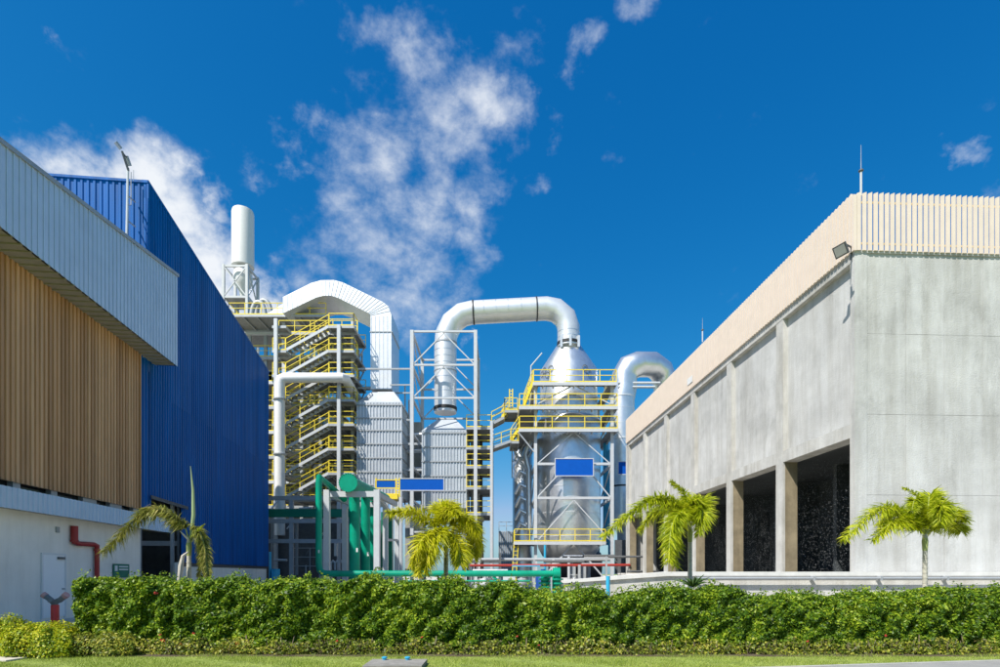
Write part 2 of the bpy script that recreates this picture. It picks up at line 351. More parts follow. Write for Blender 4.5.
# long side
for k in range(7):
    y0 = k*BAY + (.162 if k == 0 else -.25); y1 = y0+.5 if k else .23
    if k == 6: y0, y1 = LEN-.5, LEN
    MB(RB).box((0, y0, 1.60), (.10, y1, Zl)).build('pier_face', concrete_pier, ct)
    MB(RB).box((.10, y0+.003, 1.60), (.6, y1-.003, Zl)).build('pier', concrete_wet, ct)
    MB(RB).box((.012, y0, Zl), (.6, y1, 11.70)).build('pilaster', concrete_pier, ct)
    if k < 6:
        a = y1; b = (k+1)*BAY-.25 if k < 5 else LEN-.5
        MB(RB).box((.20, a, Zl+.45), (.5, b, 11.70)).build('side_panel', concrete, ct)
        MB(RB).box((.02, a, Zl), (.6, b, Zl+.45)).build('lintel', concrete_pier, ct)
        MB(RB).box((2.3, b+.15, 1.6), (4.4, b+.35, Zl)).build('bay_shade_panel', concrete_dark, ct)  # added dark panel in place of the shaded depth, no real wall
MB(RB).box((0, .162, 11.70), (.6, LEN, 11.93)).build('edge_beam', concrete_pier, ct)
MB(RB).box((-.02, .5, 11.93), (.5, LEN, 12.02)).build('parapet_beam', concrete_pier, ct)
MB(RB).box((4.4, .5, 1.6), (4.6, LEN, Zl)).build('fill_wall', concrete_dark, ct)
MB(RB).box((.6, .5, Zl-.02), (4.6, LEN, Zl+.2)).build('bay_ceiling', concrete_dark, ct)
MB(RB).box((.5, .5, 11.6), (WID, LEN, 11.9)).build('roof', concrete, ct)
MB(RB).box((0, LEN-.0, 1.6), (WID, LEN+.3, 11.9)).build('rear_wall', concrete, ct)
MB(RB).box((WID-.4, .5, 0), (WID, LEN, 11.9)).build('far_wall', concrete, ct)
# slats
SP = .186
def slat_mesh(wd, dp, nm):
    mb = MB(); h0, h1 = 11.98, Ztop
    mb.add([(-wd/2,-dp/2,0),(wd/2,-dp/2,0),(wd/2,dp/2,0),(-wd/2,dp/2,0),(-wd/2,-dp/2,h1-h0-.05),(wd/2,-dp/2,h1-h0),(wd/2,dp/2,h1-h0),(-wd/2,dp/2,h1-h0-.05)],
           [(0,3,2,1),(4,5,6,7),(0,1,5,4),(1,2,6,5),(2,3,7,6),(3,0,4,7)])
    return mb.mesh(nm, beige)
sl_front = slat_mesh(.126, .040, 'parapet_slat'); sl_side = slat_mesh(.128, .075, 'parapet_slat')
for i in range(int((WID-2)/SP)):
    inst('slat', sl_front, rb(.10+i*SP, -.05+random.uniform(-.004,.004), 11.98), R(2.8+random.uniform(-1,1)), ct)
for i in range(int(LEN/SP)):
    inst('slat', sl_side, rb(-.06+random.uniform(-.004,.004), .12+i*SP, 11.98), R(92.8+180), ct)
for z in (12.20, 13.52):
    MB(RB).box((.0,-.02,z),(WID,.02,z+.06)).build('slat_rail', beige_rail, ct)
    MB(RB).box((-.015,.03,z),(.03,LEN,z+.06)).build('slat_rail', beige_rail, ct)
MB(RB).box((-.09,-.08,11.97),(.02,.03,Ztop-.1)).build('corner_trim', beige, ct)
# basin wall, coping and pipe along it
MB(RB).box((-.7,-.8,0),(WID,-.5,1.54)).build('basin_wall', basin_c, ct)
MB(RB).box((-.7,-.5,0),(-.45,LEN,1.54)).build('basin_wall', basin_c, ct)
MB(RB).box((-.78,-.88,1.54),(WID,.0,1.67)).build('coping', coping_c, ct)
MB(RB).box((-.78,.0,1.54),(.0,LEN,1.67)).build('coping', coping_c, ct)
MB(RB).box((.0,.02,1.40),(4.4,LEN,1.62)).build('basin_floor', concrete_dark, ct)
tag(MB(RB).tube([(-5.6,-.97,1.47),(WID,-.97,1.47)], .045, 8).build('service_pipe', greysteel), 'thin grey pipe fixed along the low basin wall of the concrete hall', 'pipe')
for x in (-2.0, .1, 2.2, 4.4, 6.6, 8.8):
    MB(RB).box((x,-1.03,1.40),(x+.06,-.8,1.54)).build('pipe_bracket', greysteel, ct)
# falling water behind the bays
dv = []
oc = np.array([(1,0,0),(0,1,0),(-1,0,0),(0,-1,0),(0,0,2.0),(0,0,-2.0)], float)
tri = [(0,1,4),(1,2,4),(2,3,4),(3,0,4),(1,0,5),(2,1,5),(3,2,5),(0,3,5)]
n_d = 10000
loc = np.stack([rng.uniform(.75,2.2,n_d), rng.uniform(.7,LEN-.6,n_d)**1.0, rng.uniform(1.68,5.95,n_d)], 1)
loc[:6000,1] = rng.uniform(.7,13.5,6000)
siz = rng.uniform(.0032,.0062,n_d)
pts = loc[:,None,:]+oc[None]*siz[:,None,None]
rot = np.array(RB.to_3x3()); pts = pts@rot.T+np.array(RB.translation)
tv = pts[:, np.array(tri)].reshape(-1,3,3)
drops = np_mesh('falling_water', tv, 3, dropm, tuple(rb(1.5,8,1.68))); drops['kind'] = 'stuff'
drops['label'] = 'white drops of falling water inside the dark bays'; drops['category'] = 'water'
# floodlight on the corner
fl = thing('floodlight', 'dark square floodlight on a bracket at the corner of the slatted parapet', 'lamp', rb(-.1,-.05,11.9))
pc = P(841.5, 250, 17.6)
mb = MB(); mb.bar(rb(-.02,.1,12.15), pc+Vector((.12,.02,.20)), .04).bar(rb(-.05,.1,12.16), rb(-.05,.1,11.75), .04); mb.build('bracket', darksteel, fl)
X = Matrix.Translation(pc) @ Vector((.78,.34,.52)).to_track_quat('Y','Z').to_matrix().to_4x4()
MB(X).prism([(-.21,-.07,-.18),(.21,-.07,-.18),(.21,-.07,.18),(-.21,-.07,.18)], (0,.06,0)).prism([(-.15,-.01,-.13),(.15,-.01,-.13),(.11,.14,.09),(-.11,.14,.09)], (0,0.02,.03)).build('housing', darksteel, fl)
MB(X).box((-.17,-.078,-.14),(.17,-.071,.14)).build('lens', mat('lamp_glass', (.42,.42,.40), .2), fl)
def rod(pxx, y0, y1, Y, label, h=0):
    t = thing('lightning_rod', label, 'rod', P(pxx, y1, Y), 'thin lightning rods on the slatted parapet')
    a, b = P(pxx,y1,Y), P(pxx,y0,Y); mid = a.lerp(b,.48)
    MB().tube([a, mid], .035, 8).build('mast', whitesteel, t); MB().tube([mid, b], [.014,.006], 6).build('needle', greysteel, t)
    MB().lathe(mid+Vector((0,0,-.02)), [(.03,0),(.075,.03),(.075,.06),(.03,.10)], 10).build('collar', darksteel, t)
rod(861, 145, 196, 18.3, 'tall lightning rod at the near corner of the slatted parapet')
rod(702.5, 318, 342, 30.5, 'small far lightning rod half way along the slatted parapet')
tag(MB(RB).box((-.125,13.05,12.26),(-.105,13.75,12.62)).build('notice_board', whitepaint), 'small white notice on the long side of the beige parapet', 'sign')

# low sloping wall left of the basin
lw = thing('low_wall', 'low pale concrete wall with sloping top in front of the steel tank', 'wall', rb(-5,-.65,0))
MB(RB).prism([(-9.5,-.8,0),(-.702,-.8,0),(-.702,-.8,1.54),(-6.4,-.8,1.54),(-9.5,-.8,1.33)], (0,.3,0)).build('wall_body', basin_c, lw)
MB(RB).prism([(-9.53,-.88,1.33),(-6.4,-.88,1.54),(-.783,-.88,1.54),(-.783,-.88,1.67),(-6.4,-.88,1.67),(-9.53,-.88,1.41)], (0,.46,0)).build('coping', coping_c, lw)
tag(MB().tube([(P(608,574,16.3).x,16.3,0),P(608,576,16.3)],.06,12).build('standpipe', cyan, smooth=True), 'short cyan pipe standing against the low sloping wall', 'pipe')

# ------------------------------------------------------------------ left: grey and tan warehouse
LBm = Matrix.Translation((-13.44, 0, 0)) @ Matrix.Rotation(R(6.1), 4, 'Z'); C6 = math.cos(R(6.1)); T6 = math.tan(R(6.1))
def ly(Y): return Y/C6                # local distance along the wall for a depth Y at x=0
def lp(x, Y, z): return LBm @ Vector((x, Y/C6, z))
gw = thing('warehouse', 'warehouse with tan ribbed wall above white ground floor and grey sheet fascia', 'building', lp(0,20,0))
y0w, y1w = ly(10.5), ly(25.1)
MB(LBm).box((-.25, y0w, 0), (0, y1w, 3.75)).build('ground_wall', whitewall, gw)
MB(LBm).box((-8, y1w-.2, 0), (-.25, y1w, 3.75)).build('ground_wall', whitewall, gw)
MB(LBm).box((-8, y0w, 3.75), (-.1, y1w, 4.0)).build('floor_slab', whitewall, gw)
MB(LBm).box((-.4, y0w, 4.0), (-.3, y1w, 4.6)).build('clerestory_glass', glass, gw)
for i in range(9):
    yy = y0w+.3+i*1.75; 
    MB(LBm).box((-.28, yy, 4.0), (-.10, yy+(.85 if i > 5 else .32), 4.60)).build('mullion', greycap, gw)
MB(LBm).box((-.35, y0w, 4.55), (-.06, y1w, 11.5)).build('wall_core', tan, gw)
bw_ = .215; bm_ = MB()
bm_.add([(-.06,0,0),(0,.012,0),(0,.115,0),(-.045,.13,0),(-.045,bw_-.006,0),(-.06,bw_-.006,0)]+[(-.06,0,6.98),(0,.012,6.98),(0,.115,6.98),(-.045,.13,6.98),(-.045,bw_-.006,6.98),(-.06,bw_-.006,6.98)],
        [(5,4,3,2,1,0),(6,7,8,9,10,11)]+[(i,(i+1)%6,6+(i+1)%6,6+i) for i in range(6)])
tan2 = mat('tan_sheet_faded', (.64,.37,.18), .55, var=.16, scale=.7, stretch=(1,3,.25), streak=.3)
tan3 = mat('tan_sheet_brown', (.47,.25,.11), .6, var=.18, scale=.7, stretch=(1,3,.25), streak=.4)
bmeshes = [bm_.mesh('wall_rib', t) for t in (tan, tan, tan2, tan3)]
for i in range(int((y1w-y0w)/bw_)):
    inst('wall_rib', random.choice(bmeshes), LBm@Vector((.0, y0w+i*bw_, 4.51)), R(6.1), gw)
MB(LBm).box((-.1,y1w-.02,4.5),(.02,y1w+.05,11.48)).build('end_trim', tan, gw)
# upper fascia box, its lower edge level and its top following the rising roof
xf = .97; ya, yb = ly(10.5)*1, ly(26.55)
za_t, zb_t = 13.9-(15.87-10.5)*.1775, 15.8
def ztop(y): return za_t+(y-ya)/(yb-ya)*(zb_t-za_t)
MB(LBm).prism([(xf-.05,ya,11.5),(xf-.05,yb,11.5),(xf-.05,yb,zb_t-.02),(xf-.05,ya,za_t-.02)], (-.1,0,0)).build('fascia_core', greysheet, gw)
pw = .25; n_p = int((yb-ya)/pw)
for i in range(n_p):
    p0 = ya+i*(yb-ya)/n_p; p1 = ya+(i+1)*(yb-ya)/n_p
    mb = MB(LBm)
    sec = [(xf-.045,p0),(xf-.01,p0),(xf+.0,p0+.04),(xf-.032,p0+.07),(xf-.032,p1-.004),(xf-.045,p1-.004)]
    n6 = len(sec)
    mb.add([(x,y,11.47) for x,y in sec]+[(x,y,ztop(y)-.03) for x,y in sec], [tuple(range(n6-1,-1,-1)), tuple(range(n6,2*n6))]+[(k,(k+1)%n6,n6+(k+1)%n6,n6+k) for k in range(n6)])
    mb.build('fascia_sheet', greysheet, gw)
MB(LBm).prism([(xf+.04,ya,za_t-.06),(xf+.04,yb+.03,zb_t-.06),(xf+.04,yb+.03,zb_t+.08),(xf+.04,ya,za_t+.08)], (-.35,0,0)).build('cap_flashing', greycap, gw)
MB(LBm).box((-.06, ya, 11.5), (xf-.06, yb, 11.53)).build('soffit', soffit_m, gw)
for i in range(40):
    yy = ya+.2+i*.4
    if yy < yb: MB(LBm).box((-.05, yy, 11.45), (xf-.07, yy+.05, 11.497)).build('soffit_rib', soffit_m, gw)
MB(LBm).box((-.0, yb-.05, 11.5), (xf-.1, yb, 15.7)).build('fascia_end', greysheet, gw)
MB(LBm).prism([(-10,ya,za_t-.3),(-10,yb-1.6,zb_t-.5),(xf-.2,yb-1.6,zb_t-.5),(xf-.2,ya,za_t-.3)], (0,0,-.1)).build('roof', greysheet, gw)
# lower canopy
xc = .55; yc0, yc1 = ly(10.5), ly(26.75)
MB(LBm).box((-.09, yc0, 3.62), (xc-.06, yc1, 3.70)).build('canopy_soffit', soffit_m, gw)
MB(LBm).box((-.09, yc0, 4.10), (xc-.06, yc1, 4.16)).build('canopy_top', greysheet, gw)
mb = MB(LBm); n_c = int((yc1-yc0)/.22); pr = []
for i in range(n_c):
    p = yc0+i*.22; pr += [(xc,p),(xc,p+.10),(xc-.03,p+.12),(xc-.03,p+.20)]
vs = [(x,y,z) for z in (3.57,4.22) for x,y in pr]; m_ = len(pr)
mb.add(vs, [(i,i+1,m_+i+1,m_+i) for i in range(m_-1)]); mb.box((xc-.06,yc0,3.58),(xc-.035,yc1,4.21)).build('canopy_fascia', greysheet, gw)
MB(LBm).box((-.02,yc1-.03,3.6),(xc-.03,yc1,4.2)).build('canopy_end', greysheet, gw)
# door, wall fittings
dY0, dY1 = ly(18.85), ly(20.05)
dr = MB(LBm).box((.004,dY0+.05,.10),(.03,dY1-.05,2.26)).build('door', mat('door_white', (.88,.88,.87), .5, var=.02), gw)
MB(LBm).box((.002,dY0-.02,.08),(.045,dY0+.05,2.32)).box((.002,dY1-.05,.08),(.045,dY1+.02,2.32)).box((.002,dY0+.05,2.26),(.045,dY1-.05,2.32)).build('door_frame', whitepaint, dr)
MB(LBm).box((.03,dY1-.45,2.12),(.10,dY1-.12,2.20)).build('door_closer', darksteel, dr)
MB(LBm).box((.03,dY1-.20,1.05),(.08,dY1-.10,1.10)).build('handle', greysteel, dr)
MB(LBm).box((.002,ly(19.55),3.05),(.06,ly(19.70),3.25)).build('wall_vent', greycap, gw)
rp = thing('red_pipe', 'dark red drain pipe with an elbow on the white ground floor wall', 'pipe', lp(.12,21.3,0))
def wallp(px, py, off=.12):
    Y = 1.0; 
    for _ in range(8):                       # intersect the pixel ray with the wall plane
        Y = (-13.44+off)/((px-500)/F+T6)
    return P(px, py, Y)
MB().tube([wallp(74.5,526),wallp(74.5,541)], .115, 12).tube([wallp(74.5,539),wallp(74.5,542),wallp(77,543.5),wallp(94,544.5),wallp(97,546),wallp(97,578)], .085, 12).build('pipe_run', red, rp, smooth=True)
MB().tube([wallp(74.5,540),wallp(74.5,542)], .13, 12).tube([wallp(97,549),wallp(97,551)], .11, 12).build('pipe_joint', red, rp)
gs = thing('wall_sign', 'small green sign with white marks low on the white wall', 'sign', lp(.05,23.4,1.4))
a, b = wallp(112,565,.06), wallp(127,577,.06)
ya_, yb_ = a.y/C6, b.y/C6
MB(LBm).box((.03,ly(22.95),1.45),(.06,ly(24.1),2.02)).build('panel', greendark, gs)
mb = MB(LBm)
mb.box((.061,ly(23.02),1.72),(.064,ly(23.22),1.95))
for z in (1.88, 1.76): mb.box((.061,ly(23.32),z),(.064,ly(24.0),z+.06))
mb.build('marks', whitepaint, gs)

# ------------------------------------------------------------------ left: blue warehouse
bwh = thing('blue_warehouse', 'tall blue ribbed sheet warehouse with sloping roof edge beside the tan wall', 'building', lp(-.15,34,0))
xb = -.15
def bY(px): return (-13.44+xb)/((px-500)/F+T6)
Yb0, Yb1 = 26.05, bY(268.3)
zt0 = 1.6+(574-183)/F*Yb0; zt1 = 1.6+(574-372)/F*Yb1
def bz(Y): return zt0+(Y-Yb0)/(Yb1-Yb0)*(zt1-zt0)
def corr(mb, a, b, zb, zt, n, axis, off, dep=.04):
    """trapezoid ribbed sheet from a to b along axis ('y' or 'x') facing + / -"""
    pr = []; st = (b-a)/n
    for i in range(n):
        p = a+i*st; pr += [(p,0),(p+st*.34,0),(p+st*.46,dep),(p+st*.78,dep),(p+st*.9,0)]
    pr.append((b,0)); m = len(pr); vs = []
    for zf in (zb, zt):
        for p, d in pr:
            z = zf(p) if callable(zf) else zf
            vs.append((off+d, p, z) if axis == 'y' else (p, off-d, z))
    mb.add(vs, [(i,i+1,m+i+1,m+i) for i in range(m-1)])
op0, op1 = 26.3, 29.4                                 # doorway in the blue wall
edges = [25.15, Yb0, op0, 27.3, 28.3, op1]+list(np.linspace(op1, Yb1, 15)[1:])
for e0, e1 in zip(edges[:-1], edges[1:]):
    mb = MB(LBm)
    zb_ = 5.2 if (e0 >= op0-.01 and e1 <= op1+.01) else 2.2
    if e1 <= Yb0+.01: zt_ = 11.45
    else: zt_ = lambda p: bz(p*C6)-.02
    if e0 < op0-.01: zb_ = 4.3
    nrib = max(2, round((e1-e0)/.27))
    if callable(zt_):
        corr(mb, ly(e0)+.004, ly(e1)-.004, zb_, 10.35, nrib, 'y', xb); mb.build('cladding_sheet', blue, bwh)
        mb = MB(LBm); corr(mb, ly(e0)+.004, ly(e1)-.004, 10.25, zt_, nrib, 'y', xb+.014); mb.build('cladding_sheet', random.choice((blue,blue_b)), bwh)
    else: corr(mb, ly(e0)+.004, ly(e1)-.004, zb_, zt_, nrib, 'y', xb); mb.build('cladding_sheet', blue, bwh)
for i in range(9):                                     # sunlit end wall
    mb = MB(LBm); corr(mb, xb-(i+1)*1.1+.003, xb-i*1.1-.003, 11.0, zt0-.05, 4, 'x', ly(Yb0)+.0); mb.build('cladding_sheet', blue, bwh)
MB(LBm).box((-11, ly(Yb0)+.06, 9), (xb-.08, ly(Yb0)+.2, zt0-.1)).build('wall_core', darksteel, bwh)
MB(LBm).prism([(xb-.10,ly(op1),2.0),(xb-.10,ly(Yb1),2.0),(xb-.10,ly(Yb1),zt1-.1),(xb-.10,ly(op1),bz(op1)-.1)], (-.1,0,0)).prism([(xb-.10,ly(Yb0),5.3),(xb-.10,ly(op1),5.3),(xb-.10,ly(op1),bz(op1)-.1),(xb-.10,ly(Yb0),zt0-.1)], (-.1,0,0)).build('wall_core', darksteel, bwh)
MB(LBm).prism([(xb+.06,ly(Yb0)-.06,zt0-.04),(xb+.06,ly(Yb1)+.05,zt1-.04),(xb+.06,ly(Yb1)+.05,zt1+.09),(xb+.06,ly(Yb0)-.06,zt0+.09)], (-.3,0,0)).build('roof_trim', blue, bwh)
MB(LBm).box((-11,ly(Yb0)-.08,zt0-.04),(xb+.03,ly(Yb0)+.2,zt0+.07)).build('roof_trim', blue, bwh)
MB(LBm).box((xb-.02,ly(Yb0)-.055,11.0),(xb+.055,ly(Yb0)+.05,zt0-.05)).build('corner_trim', blue, bwh)
MB(LBm).prism([(xb-.2,ly(Yb0)+.1,zt0-.08),(xb-.2,ly(Yb1),zt1-.08),(-11,ly(Yb1),zt1-.08),(-11,ly(Yb0)+.1,zt0-.08)], (0,0,-.1)).build('roof', greysheet, bwh)
MB(LBm).box((xb-.35,ly(op1),0),(xb-.12,ly(Yb1),2.19)).build('plinth_wall', whitewall, bwh)
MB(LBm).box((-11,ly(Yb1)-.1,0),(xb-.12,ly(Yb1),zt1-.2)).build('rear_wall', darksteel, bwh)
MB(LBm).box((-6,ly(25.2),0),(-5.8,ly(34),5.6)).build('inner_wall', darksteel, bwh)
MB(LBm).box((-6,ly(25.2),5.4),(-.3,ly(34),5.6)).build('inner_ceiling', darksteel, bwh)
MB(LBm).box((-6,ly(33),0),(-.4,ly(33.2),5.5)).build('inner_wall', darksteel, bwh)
for (x, Yp) in ((-.6,29.2),(-1.6,28.0),(-3,27.4)):
    MB(LBm).box((x,ly(Yp),0),(x+.14,ly(Yp)+.14,5.4)).build('inner_post', greysteel, bwh)
MB(LBm).box((-5,ly(29.8),3.1),(-.4,ly(29.95),3.35)).build('inner_beam', greysteel, bwh)
MB(LBm).bar((.02,ly(26.0),5.18),(.02,ly(op1)+.4,5.10),.05,.16).build('door_head', darksteel, bwh)
tag(MB(LBm).box((xb+.0,ly(28.7),0),(xb+.25,ly(29.0),2.2)).build('gate_post', whitepaint), 'white post at the edge of the blue warehouse doorway', 'post')
# pole with flood lamp on the roof edge
lampp = thing('lamp_pole', 'thin white pole with a slanting lamp arm above the blue warehouse', 'lamp', P(127.5,228,25.35))
Yp = 25.35
MB().tube([P(126.8,234,Yp),P(128,168,Yp)], .05, 8).build('pole', whitesteel, lampp)
MB().tube([P(126.5,205,Yp),P(131,205,Yp+.3),P(131,172,Yp+.3)], .02, 6).tube([P(133.5,181,Yp+.3),P(133.5,170,Yp+.3)], .012, 6).each('stay', greysteel, lampp)
MB().bar(P(128.5,171,Yp), P(122,151,Yp-.5), .07,.07).bar(P(130,162,Yp), P(123,153,Yp-.4), .04).each('arm', darksteel, lampp)
MB().bar(P(129.5,166,Yp), P(126,156,Yp-.2), .16,.10).bar(P(121,149,Yp-.5), P(115.5,142,Yp-.7), .14,.09).each('lamp_head', greysteel, lampp)
for y in (195, 220): MB().bar(P(127,y,Yp), Vector((P(127,y,Yp).x+.05,Yp+.5,P(127,y,Yp).z)), .05).build('wall_clamp', greysteel, lampp)

# ------------------------------------------------------------------ plant helpers
def railing(mb, pts, h=1.1, step=1.5, r=.055, toe=True):
    pts = [Vector(p) for p in pts]
    for a, b in zip(pts[:-1], pts[1:]):
        up = Vector((0,0,h))
        mb.bar(a+up, b+up, r); mb.bar(a+up*.55, b+up*.55, r*.8)
        if toe: mb.bar(a+Vector((0,0,.07)), b+Vector((0,0,.07)), .02, .09)
        n = max(1, round((b-a).length/step))
        for i in range(n+1):
            q = a.lerp(b, i/n); mb.bar(q, q+up, r)
    return mb
def deck(parent, x0, x1, y0, y1, z, rails='', th=.12, name='deck', edge=greysteel):
    MB().box((x0+.08,y0+.08,z-.06),(x1-.08,y1-.08,z)).build(name, grating, parent)
    mb = MB().box((x0,y0,z-.22),(x1,y0+.08,z)).box((x0,y1-.08,z-.22),(x1,y1,z)).box((x0,y0+.08,z-.22),(x0+.08,y1-.08,z)).box((x1-.08,y0+.08,z-.22),(x1,y1-.08,z))
    n = max(1, int((x1-x0)/1.3))
    for i in range(1, n): xx = x0+(x1-x0)*i/n; mb.box((xx-.04,y0+.08,z-.2),(xx+.04,y1-.08,z-.06))
    mb.build('deck_frame', edge, parent)
    mb = MB()
    if 'f' in rails: railing(mb, [(x0+.05,y0+.05,z),(x1-.05,y0+.05,z)])
    if 'b' in rails: railing(mb, [(x0+.05,y1-.05,z),(x1-.05,y1-.05,z)])
    if 'l' in rails: railing(mb, [(x0+.05,y0+.05,z),(x0+.05,y1-.05,z)])
    if 'r' in rails: railing(mb, [(x1-.05,y0+.05,z),(x1-.05,y1-.05,z)])
    if mb.v: mb.build('railing', yellow, parent)
def flight(parent, a, b, wd, depth_dir=Vector((0,1,0)), n=10, strm=whitesteel):
    a, b = Vector(a), Vector(b)
    mb = MB()
    for s_ in (0, wd): mb.bar(a+depth_dir*s_, b+depth_dir*s_, .06, .24)
    mb.each('stringer', strm, parent)
    mb = MB()
    for i in range(n):
        q = a.lerp(b, (i+.5)/n)+Vector((0,0,.06)); mb.bar(q+depth_dir*.05, q+depth_dir*(wd-.05), .30, .05)
    mb.build('treads', grating, parent)
    mb = MB()
    for s_ in (0, wd): railing(mb, [a+depth_dir*s_, b+depth_dir*s_], 1.05, 1.4, toe=False)
    mb.build('handrail', yellow, parent)
def XX(px, Y): return (px-500)/F*Y
def ZZ(py, Y): return EYE+(HORIZON-py)/F*Y

# ------------------------------------------------------------------ stair tower and boiler structure
S = 50.0
st = thing('stair_tower', 'tall white steel stair tower with stacked yellow railed flights', 'stairs', (XX(312,S),S,0))
lev = [ZZ(497-24.5*i, S) for i in range(8)]
xl, xm0, xm1, xr = XX(272,S), XX(285,S), XX(329,S), XX(354,S)
for i, z in enumerate(lev):
    deck(st, xm1-.1, xr, S, S+1.3, z, 'fr' if i else '')
    deck(st, xl, xm0+.1, S, S+1.3, z, 'f' if i < 7 else '')
    deck(st, xl, xr, S+1.4, S+4.6, z, 'fb' if i % 2 else 'f')
    if i < 7: flight(st, (xm0, S+.08, z), (xm1, S+.08, lev[i+1]), 1.1)
for (px, Y, y0, y1) in ((276,49.9,319,560),(339,49.9,325,575),(353,S+2,322,575),(284,S+4.6,308,560),(341,S+4.6,330,575),(358,S+4.6,350,575)):
    x = XX(px,Y); MB().box((x-.15,Y-.15,0),(x+.15,Y+.15,ZZ(y0,Y))).build('post', whitesteel, st)
for i in range(0, 7):
    mb = MB(); mb.bar((xr-.1,S+2,lev[i]),(xr-.1,S+4.6,lev[i+1]),.10); mb.bar((xl,S+4.7,lev[i]),(xm0+1.5,S+4.7,lev[i+1]),.1)
    mb.bar((xm1,S+1.35,lev[i+1]-.3),(xm1+1.2,S+4.6,lev[i+1]-1.6),.1); mb.each('brace', greysteel, st)
bo = thing('boiler_house', 'steel framed boiler structure full of pipes behind the stair tower', 'structure', (XX(300,58),58,0))
x0, x1 = XX(244,58), XX(352,58)
MB().box((x0+1.5,60,0),(XX(318,60),66,21.5)).build('casing', casing_dark, bo)
MB().box((XX(318,60)+.5,61,0),(x1+.4,66,18.0)).build('casing', casing_dark, bo)
rr = random.Random(3)
for i in range(9):
    z = 6+i*2.5
    x1i = x1 if i < 7 else XX(330,58)
    MB().box((x0-4,56.3,z-.3),(x1i,56.6,z)).build('floor_beam', greysteel if i % 2 else whitesteel, bo)
    MB().box((x0-4,56.6,z-.12),(x1i,60,z-.05)).build('floor_deck', grating, bo)
    mb = MB(); railing(mb, [(x0-4,56.4,z),(x1i,56.4,z)], step=1.8); mb.build('railing', yellow, bo)
for px in (250,266,284,302,321,338,352):
    x = XX(px,56.8); MB().box((x-.15,56.62,0),(x+.15,56.92,26.5 if px < 330 else 22)).build('post', greysteel, bo)
for k in range(26):                                     # process pipes among the floors
    x = rr.uniform(x0, x1-.8); z = rr.uniform(7,24); r = rr.choice((.1,.14,.2,.28)); m_ = rr.choice((silver,whitesteel,greysteel,casing_dark,silver))
    y = rr.uniform(57.2,59.3)
    if k % 2: p = [(x,y,z-rr.uniform(2,5)),(x,y,z),(x+.2,y,z+.2),(x+rr.uniform(1,3),y,z+.2)]
    else: p = [(x,y,z),(x+rr.uniform(1.5,4),y,z)]
    MB().tube(p, r, 10).build('pipe', m_, bo, smooth=True)
for k in range(14):
    x = rr.uniform(x0, x1-1.5); i = rr.randrange(1,8); z = 6+i*2.5
    MB().box((x,57.2,z),(x+rr.uniform(.6,1.6),58.6,z+rr.uniform(.7,1.7))).build('equipment_cabinet', rr.choice((casing_dark,greysteel,whitesteel)), bo)
deck(bo, XX(243,56), XX(336,56), 52.9, 56.2, ZZ(322,54.5), 'fl')
MB().tube(spline([P(252,330,66),P(252,312,66),P(256,303,66),P(262,304,66),P(265,314,66),P(265,330,66)],6), .28, 12).tube(spline([P(257,330,67),P(257,310,67),P(262,301,67),P(268,303,67),P(271,314,67),P(271,330,67)],6), .28, 12).each('vent_pipe', greysteel, bo, smooth=True)

wp = thing('white_pipe', 'large white pipe rising left of the stairs and bending across them', 'pipe', (XX(280,49),49,0))
MB().tube([(XX(280,49.2),49.2,5), P(280,384,49.2), P(281.2,379.5,49.2), P(285,377.8,49.2), P(341,377.8,49.2), P(345.5,379,49.8), P(359,402,54), P(360,420,54)], .43, 18).build('pipe_run', whitepaint, wp, smooth=True)
for y in (400, 455): MB().lathe(P(280,y,49.2), [(.44,0),(.58,0),(.58,.09),(.44,.09)], 18).build('flange', greysteel, wp)

# ------------------------------------------------------------------ rectangular flue duct with arch
fd = thing('flue_duct', 'big white ribbed rectangular duct arching over the stairs down to a boxy casing', 'duct', (XX(380,52),52,6))
Yd, dd = 52.0, 3.9
outer = [(283,297),(311,283.0),(321,280.2),(334,280),(343,282.5),(383,302),(388.5,306.5),(391.5,315),(391.5,389)]
inner = [(283,313.3),(316,297.6),(323,295.8),(331,295.6),(338,297.8),(368,312.8),(370,314.2),(370.5,316),(370.5,389)]
def duct_seg(parent, o, i_, Y, d, name, m_, off=0):
    mb = MB()
    for k in range(len(o)-1):
        A, B, C, D = P(*o[k],Y), P(*o[k+1],Y), P(*i_[k+1],Y), P(*i_[k],Y); dv_ = Vector((0,d,0))
        mb.add([A,B,C,D,A+dv_,B+dv_,C+dv_,D+dv_], [(0,1,2,3),(7,6,5,4),(0,4,5,1),(3,2,6,7)] + ([(0,3,7,4)] if k == 0 else []) + ([(1,5,6,2)] if k == len(o)-2 else []))
    return mb.build(name, m_, parent)
duct_seg(fd, outer, inner, Yd, dd, 'arch', silver2)
def lerp2(a, b, t): return (a[0]+(b[0]-a[0])*t, a[1]+(b[1]-a[1])*t)
mb = MB()
for k in range(len(outer)-1):
    ln = math.dist(outer[k], outer[k+1])
    if k == len(outer)-2:
        for t in np.arange(.0, 1, .04)[:0]: pass
        for j in range(6):
            xx = 371.2+j*4.0; mb.bar(P(xx,316,Yd-.012), P(xx,389,Yd-.012), .05, .04)
    else:
        n = max(1, round(ln/4.2))
        for j in range(n):
            a = P(*lerp2(outer[k],outer[k+1],j/n),Yd-.012); b = P(*lerp2(inner[k],inner[k+1],j/n),Yd-.012); mb.bar(a,b,.03,.05)
mb.build('ribs', silver2, fd)['kind'] = 'stuff'
mb = MB(); mb.prism([P(369.8,331,Yd-.06),P(392.2,331,Yd-.06),P(392.2,332,Yd-.06),P(369.8,332,Yd-.06)], (0,dd+.1,0)); mb.build('joint_band', greysteel, fd)
